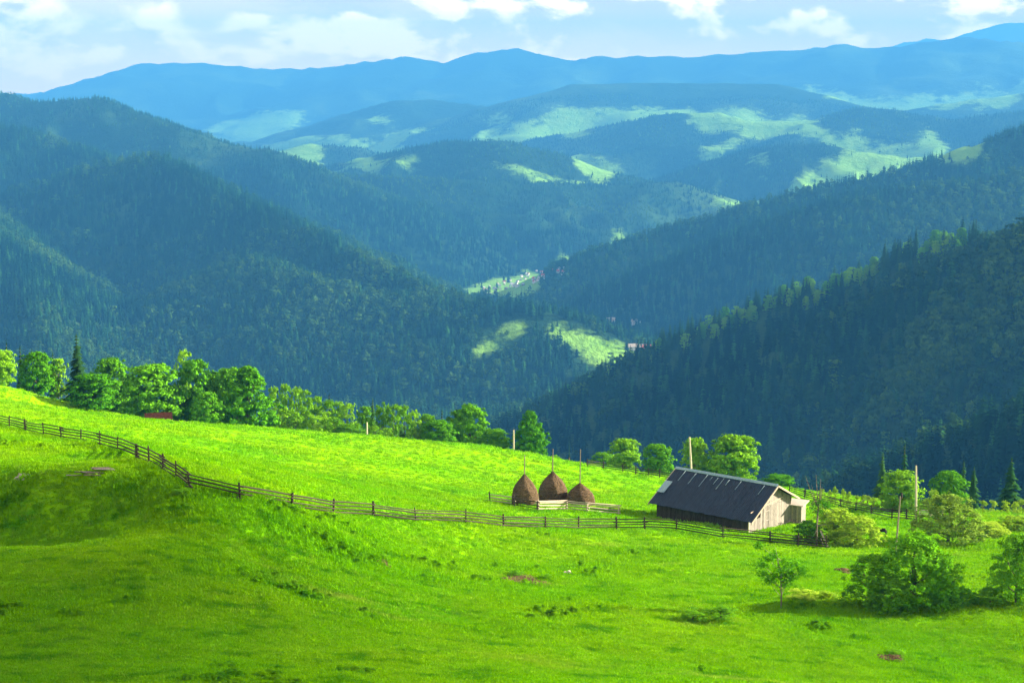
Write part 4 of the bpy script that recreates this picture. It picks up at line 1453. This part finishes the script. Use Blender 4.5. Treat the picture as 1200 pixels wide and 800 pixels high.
for (x, y, z) in tips:
    n = 110
    c = np.array([x * 1.35 - .1, y, z * Hs]) + rn.normal(size=(n, 3)) * np.array([.24, .24, .15])
    t1 = rn.normal(size=(n, 3)); t1 /= np.linalg.norm(t1, axis=1)[:, None]
    t2 = np.cross(t1, rn.normal(size=(n, 3))); t2 /= np.linalg.norm(t2, axis=1)[:, None]
    s = (.045 + .04 * rn.random(n))[:, None]
    V.append(np.stack([c - t1 * s * 1.5, c - t2 * s, c + t1 * s * 1.5, c + t2 * s], 1).reshape(-1, 3))
V = np.concatenate(V)
link('crown', mesh_arrays('crown', V, np.arange(len(V)).reshape(-1, 4), mats=(M_LEAF,)), sap)

# bare dead tree
g = ground(957, 641)
dead = thing('dead_tree', g, 'bare dying tree with a forked leafless top beside the fence', 'tree')
Hd = at(950, 556, g.y)[2] - g.z
mb = MB()
fork = Vector((.06, 0, .58 * Hd))
mb.tube([(0, 0, -.3), (-.05, 0, .3 * Hd), tuple(fork)], [.12, .095, .07], 7)
for dx, dz, dy in ((-1.35, .98, .2), (-.75, .86, -.2), (.25, .94, .1), (.45, .82, .3), (-.25, 1.0, .15)):
    e = Vector((dx, dy, dz * Hd))
    mb.tube([fork - Vector((0, 0, .3)), fork.lerp(e, .5) + Vector((dx * .1, 0, -.1)), e], [.06, .035, .012], 5)
mb.build('trunk', M_DEAD, dead, smooth=True)
rg = random.Random(5)
for i in range(16):
    z = (.22 + .45 * rg.random()) * Hd
    a = rg.random() * 6.28
    l = .8 + 1.2 * rg.random()
    b = Vector((math.cos(a) * l, math.sin(a) * l, z + (rg.random() - .6) * .9))
    mb = MB()
    mb.tube([(0, 0, z), (b.x * .5, b.y * .5, z + .12), b], [.03, .02, .006], 4)
    mb.build('branch', M_DEAD, dead)
V = []
rn = np.random.default_rng(18)
for cx, cz in ((.75, .60), (.35, .63), (-.5, .57), (.2, .50), (1.0, .57)):
    n = 90
    c = np.array([cx, 0, cz * Hd]) + rn.normal(size=(n, 3)) * np.array([.28, .25, .16])
    t1 = rn.normal(size=(n, 3)); t1 /= np.linalg.norm(t1, axis=1)[:, None]
    t2 = np.cross(t1, rn.normal(size=(n, 3))); t2 /= np.linalg.norm(t2, axis=1)[:, None]
    V.append(np.stack([c - t1 * .09, c - t2 * .06, c + t1 * .09, c + t2 * .06], 1).reshape(-1, 3))
V = np.concatenate(V)
link('leaves', mesh_arrays('leaves', V, np.arange(len(V)).reshape(-1, 4), mats=(M_LEAF,)), dead)

# ------------------------------------------------------------------ trees that stand out on the crests (one object each)
def hilltree(name, x, y, h, kind, label, group, rg):
    z = float(hill_at(np.array([x]), np.array([y]))[0])
    root = thing(name, Vector((x, y, z - .4)), label, 'tree', group)
    if kind in SPR:
        w = h * (.9 + .4 * rg.random())
        link('crown', rg.choice(SPR[kind]), root, None, (0, 0, rg.random() * 6.28), (w, w, h))
        link('trunk', stem_proto(M_BARK), root, None, None, (h, h, h))
    else:
        me, C = rg.choice(CROWNS[kind])
        w = h * (.45 + .3 * rg.random())
        link('crown', me, root, (0, 0, .04 * h), (0, 0, rg.random() * 6.28), (w, w, h * .96))
        link('trunk', stem_proto(M_BARK), root, None, None, (h, h, h))
rg = random.Random(55)
CR = next(P for s_, n_, P in RP if s_ == .56)
seg = []
for a, b in zip(CR[3:-1], CR[4:]):
    L = np.linalg.norm(b - a)
    for k in range(int(L / 2.0)):
        seg.append(a + (b - a) * rg.random())
rg.shuffle(seg)
sun_seg = [q for q in seg[170:] if 838 < project(*q)[0] < 1035 or 1062 < project(*q)[0] < 1130]
for q in seg[:190] + sun_seg[:70]:
    x, y = q[0] + rg.gauss(0, 6), q[1] + rg.gauss(0, 10) - 4
    uu = project(x, y, q[2])[0]
    sunny = 815 < uu < 1035 or 1075 < uu < 1130
    if rg.random() < (.66 if sunny else .12):
        hilltree('broadleaf_tree', x, y, 10 + 8 * rg.random(), rg.choice(('lime', 'broad', 'birch', 'birch')), 'broadleaf tree catching sun along the crest of the dark right hill', 'broadleaf trees on the dark hill crest', rg)
    else:
        hilltree('spruce_tree', x, y, 15 + 12 * rg.random(), 'spruce', 'dark spruce standing along the crest of the dark right hill', 'spruces on the dark hill crest', rg)
q = hill_ray(1036, 325)
hilltree('spruce_tree', q[0], q[1], 34, 'spruce', 'tallest spruce sticking up from the crest of the dark right hill', None, rg)

# ------------------------------------------------------------------ houses of the valley villages
def house_protos():
    out_ = []
    for k, (l, w, h, r, wm, rm) in enumerate([(11, 8, 5, 4, M_WHITEWALL, M_GREYROOF), (13, 9, 5, 4.5, M_WHITEWALL, M_REDROOF), (9, 7, 4, 3.5, M_PLANK, M_GREYROOF), (16, 9, 4, 4, M_WHITEWALL, M_WHITEBOARD)]):
        a = MB()
        a.box(-l / 2, l / 2, -w / 2, w / 2, -3, h)
        b = len(a.v)
        a.v += [(-l / 2, -w / 2, h), (-l / 2, w / 2, h), (-l / 2, 0, h + r - .2), (l / 2, -w / 2, h), (l / 2, w / 2, h), (l / 2, 0, h + r - .2)]
        a.f += [(b, b + 2, b + 1), (b + 3, b + 4, b + 5)]
        c = MB()
        L2, o = l / 2 + .6, .7
        for s in (-1, 1):
            c.hexa([(-L2, s * (w / 2 + o), h - o * r / (w / 2)), (L2, s * (w / 2 + o), h - o * r / (w / 2)), (L2, 0, h + r), (-L2, 0, h + r),
                    (-L2, s * (w / 2 + o), h - o * r / (w / 2) + .3), (L2, s * (w / 2 + o), h - o * r / (w / 2) + .3), (L2, 0, h + r + .3), (-L2, 0, h + r + .3)])
        d = MB()
        for x in (-l / 4, l / 4):
            d.box(x - .7, x + .7, -w / 2 - .06, -w / 2 + .02, 1.5, 3.0)
        out_.append((a.mesh('wall', wm), c.mesh('roof', rm), d.mesh('window', M_DARK)))
    return out_
HP = house_protos()
rg = random.Random(21)
def house(u, v, k, label, group=None, rz=None, sc=1.0):
    q = hill_ray(u, v)
    if q is None:
        return
    x, y = float(q[0]), float(q[1])
    z = float(hill_at(np.array([x]), np.array([y]))[0])
    o = thing('house', Vector((x, y, z)), label, 'house', group, rg.random() * 3.14 if rz is None else rz)
    w, r_, wi = HP[k]
    for nm, me in (('wall', w), ('roof', r_), ('window', wi)):
        link(nm, me, o, None, None, (sc, sc, sc))
house(742, 409, 3, 'white house at the left end of the village below the dark hill', rz=.2)
house(750, 411, 0, 'white walled grey roofed house in the village below the dark hill', rz=.6)
house(756, 413, 1, 'red roofed house in the village below the dark hill', rz=.1, sc=1.2)
house(764, 413, 3, 'pale roofed house right of the red roofed one', rz=1.0)
house(771, 411, 0, 'house at the right end of the village below the dark hill', rz=.4)
for u, v, nm in ((690, 374, 'leftmost of three white barns in the shaded valley'), (716, 377, 'middle of three white barns in the shaded valley'), (745, 379, 'rightmost of three white barns in the shaded valley')):
    house(u, v, 3, nm, rz=.15, sc=.95)
for i in range(58):
    t = rg.random()
    u = 560 + 95 * t + rg.random() * 8
    v = 342 - 26 * t + (rg.random() - .5) * 12
    house(u, v, rg.choice((0, 0, 2, 2, 1)), 'tiny house among trees in the sunlit village on the far valley floor', 'houses of the far valley village', sc=.6)

# ------------------------------------------------------------------ small things lying on the meadow
def stones(u, v, n, sx, label, m, name, cat, smin, smax, seed, piece):
    g = ground(u, v)
    root = thing(name, g, label, cat)
    rg = random.Random(seed)
    P = [ico(piece, 1, m, seed + i, .35, 1.5) for i in range(3)]
    for i in range(n):
        x, y = rg.gauss(0, sx), rg.gauss(0, sx * .7)
        s = smin + (smax - smin) * rg.random()
        link(piece, rg.choice(P), root, (x, y, gz(g.x + x, g.y + y) - g.z + s * .2 + .25 * max(0, sx - abs(x)) * rg.random()), (rg.random() * 3, rg.random() * 3, rg.random() * 3), (s, s * .8, s * .6))
    return root
stones(25, 559, 46, .30, 'small heap of pale broken stones in the left meadow', M_STONE, 'stone_heap', 'stones', .07, .2, 3, 'stone')
stones(662, 673, 3, .2, 'lone pale boulder above the eroded bank', M_STONE, 'boulder', 'boulder', .2, .34, 4, 'stone')
g = ground(116, 553)
root = thing('plank_heap', g, 'grey and brown planks lying over a dug hole in the left meadow', 'planks')
rg = random.Random(2)
for i in range(11):
    mb = MB()
    a = .12 + (rg.random() - .5) * .5
    l = 1.1 + .6 * rg.random()
    c = Vector((rg.gauss(0, .55), rg.gauss(0, .28), 0))
    c.z = gz(g.x + c.x, g.y + c.y) - g.z + .08 + .12 * rg.random()
    d = Vector((math.cos(a), math.sin(a) * .6, -.05 * rg.random())) * l * .5
    n_ = Vector((-math.sin(a), math.cos(a), 0)) * .09
    zz = Vector((0, 0, .04))
    mb.hexa([c - d - n_, c + d - n_, c + d + n_, c - d + n_, c - d - n_ + zz, c + d - n_ + zz, c + d + n_ + zz, c - d + n_ + zz])
    mb.build('plank', M_PLANK if i % 2 else M_DEAD, root)
def earth(u, v, wpx, hpx, label, seed, cat='bare patch'):
    """bare soil patch: a low ragged crust lying on the ground"""
    c = ground(u, v)
    d0, d1 = ground(u, v - hpx / 2), ground(u, v + hpx / 2)
    rx = wpx / 2 * (c.y * CP - c.z * SP) / F
    ry = abs(d0.y - d1.y) / 2 + .2
    rg = np.random.default_rng(seed)
    n, m = 26, 9
    V, Q = [], []
    for j in range(m):
        q = j / (m - 1)
        for i in range(n):
            a = 6.283 * i / n
            k = q * (1 + .35 * math.sin(3 * a + seed) * q + .3 * (rg.random() - .5) * q)
            x, y = c.x + rx * k * math.cos(a), c.y + ry * k * math.sin(a)
            V.append((x - c.x, y - c.y, gz(x, y) - c.z + (.17 * (1 - q ** 2) + .11 * rg.random() if q < .99 else -.1)))
    for j in range(m - 1):
        for i in range(n):
            Q.append((j * n + i, (j + 1) * n + i, (j + 1) * n + (i + 1) % n, j * n + (i + 1) % n))
    o = link('earth_patch', mesh_arrays('earth_patch', V, Q, mats=(M_EARTH,)), None, c)
    tag(o, label, cat)
    # weeds growing through the soil
earth(614, 681, 64, 13, 'eroded brown earth bank in the middle of the meadow', 3)
earth(449, 660, 26, 8, 'small eroded brown patch left of the eroded bank', 4)
earth(1046, 773, 34, 8, 'patch of bare brown earth in the right foreground', 5)
earth(988, 670, 22, 5, 'dark earth scar on the slope left of the big bush', 6)
rg = random.Random(14)
for (u, v, w, lab) in ((604, 676, 26, 'scrubby weeds on the left part of the eroded bank'), (640, 680, 24, 'scrubby weeds on the right part of the eroded bank'), (447, 656, 22, 'scrubby weeds on the small eroded patch'),
                       (1050, 768, 28, 'dark weeds beside the bare earth in the right foreground')):
    T('low_weeds', u, v - 7, w, 'weeds', lab, 'weeds', vb=v)

# red tin shed roof among the left trees
g = Vector(at(186, 492.5, 294)); g.z = gz(g.x, g.y) - 1.0
sh = thing('tin_shed', g, 'low shed with a rusty red roof under the broad bright tree', 'shed', rz=.25)
mb = MB()
mb.box(-2.2, 2.2, 0, 3, -1.0, 1.0)
mb.build('wall', M_PLANKD, sh)
for i in range(5):
    mb = MB()
    x0 = -2.5 + i * 1.0
    mb.hexa([(x0, -.5, 1.0 + .02 * (i % 2)), (x0 + 1.02, -.5, 1.0 + .02 * (i % 2)), (x0 + 1.02, 1.7, 2.1 + .02 * (i % 2)), (x0, 1.7, 2.1 + .02 * (i % 2)), (x0, -.5, 1.05 + .02 * (i % 2)), (x0 + 1.02, -.5, 1.05 + .02 * (i % 2)),
             (x0 + 1.02, 1.7, 2.15 + .02 * (i % 2)), (x0, 1.7, 2.15 + .02 * (i % 2))])
    mb.build('roof_sheet', M_TIN, sh)

# grazing black cow seen between the bushes: one continuous body
def cow(u, v, label):
    g = ground(u, v)
    V_ = [(-.75, 0, 1.15), (-.2, 0, 1.12), (.45, 0, 1.18), (.85, 0, 1.25), (1.15, 0, .95), (1.35, 0, .55), (1.42, 0, .25),
          (-.72, .22, .75), (-.82, .22, .48), (-.76, .22, .05), (-.72, -.22, .75), (-.82, -.22, .48), (-.76, -.22, .05),
          (.55, .2, .75), (.57, .2, .42), (.55, .2, .05), (.55, -.2, .75), (.57, -.2, .42), (.55, -.2, .05), (-.95, 0, 1.05), (-1.0, 0, .6),
          (1.22, .2, .62), (1.22, -.2, .62)]
    E_ = [(0, 1), (1, 2), (2, 3), (3, 4), (4, 5), (5, 6), (0, 7), (7, 8), (8, 9), (0, 10), (10, 11), (11, 12), (2, 13), (13, 14), (14, 15), (2, 16), (16, 17), (17, 18), (0, 19), (19, 20), (5, 21), (5, 22)]
    rad = [.33, .40, .36, .24, .19, .15, .10, .17, .10, .07, .17, .10, .07, .14, .09, .07, .14, .09, .07, .05, .035, .05, .05]
    me = bpy.data.meshes.new('animal')
    me.from_pydata(V_, E_, [])
    me.materials.append(M_COW)
    o = link('animal', me, None, g, (0, 0, 2.8), (.5, .5, .5))
    md = o.modifiers.new('skin', 'SKIN')
    for i, sv in enumerate(me.skin_vertices[0].data):
        sv.radius = (rad[i], rad[i])
        sv.use_root = i == 1
    o.modifiers.new('sub', 'SUBSURF').levels = 1
    o.modifiers['sub'].render_levels = 2
    tag(o, label, 'animal')
cow(1034, 627, 'small black animal on the sunny strip left of the slim grey pole')

# ------------------------------------------------------------------ unseen cloud, added out of frame to shade the lower left meadow
cc = Vector((-83, 79, -31)) + SUN * (880 / math.sin(SUN_EL))
rg = random.Random(6)
bm = bmesh.new()
from mathutils import noise as mnoise
for ix in range(9):
    for iy in range(5):
        x, y = -60 + ix * 15 + rg.gauss(0, 3), -32 + iy * 16 + rg.gauss(0, 3)
        if abs(x / 72) ** 3 + abs(y / 42) ** 3 > 1.05:
            continue
        r = 15 + 6 * rg.random()
        bmesh.ops.create_icosphere(bm, subdivisions=3, radius=r, matrix=Matrix.Translation((x, y + .10 * x * (x > 0) * -1, rg.random() * 6)) @ Matrix.Diagonal((1, 1, .5, 1)))
for v in bm.verts:
    v.co += v.normal * 4 * mnoise.fractal(v.co * .06, 1, 2, 3)
    v.co.z = max(v.co.z, -4 + mnoise.noise(v.co * .04) * 2)
cme = bpy.data.meshes.new('shade_cloud')
bm.to_mesh(cme); bm.free()
cme.materials.append(M_SHADE_CLOUD)
tag(link('shade_cloud', cme, None, cc), kind='stuff', label='unseen white cumulus puff added out of frame to shade the lower left meadow')

# ------------------------------------------------------------------ haze: the air between here and the far ranges
M_HAZE, nt, out = material('haze')
pv = nt.new('ShaderNodeVolumePrincipled')
pv.inputs['Color'].default_value = (.058, .30, .75, 1)
pv.inputs['Density'].default_value = 1.1e-4
pv.inputs['Anisotropy'].default_value = 0.0
nt.l.new(pv.outputs[0], out.inputs['Volume'])
hz = MB()
hz.box(-20800, 20800, -400, 20800, float(min(HZ.min(), Z.min())) - 1.5, float(max(HZ.max(), Z.max())) + 25)
tag(hz.build('haze', M_HAZE), kind='stuff')
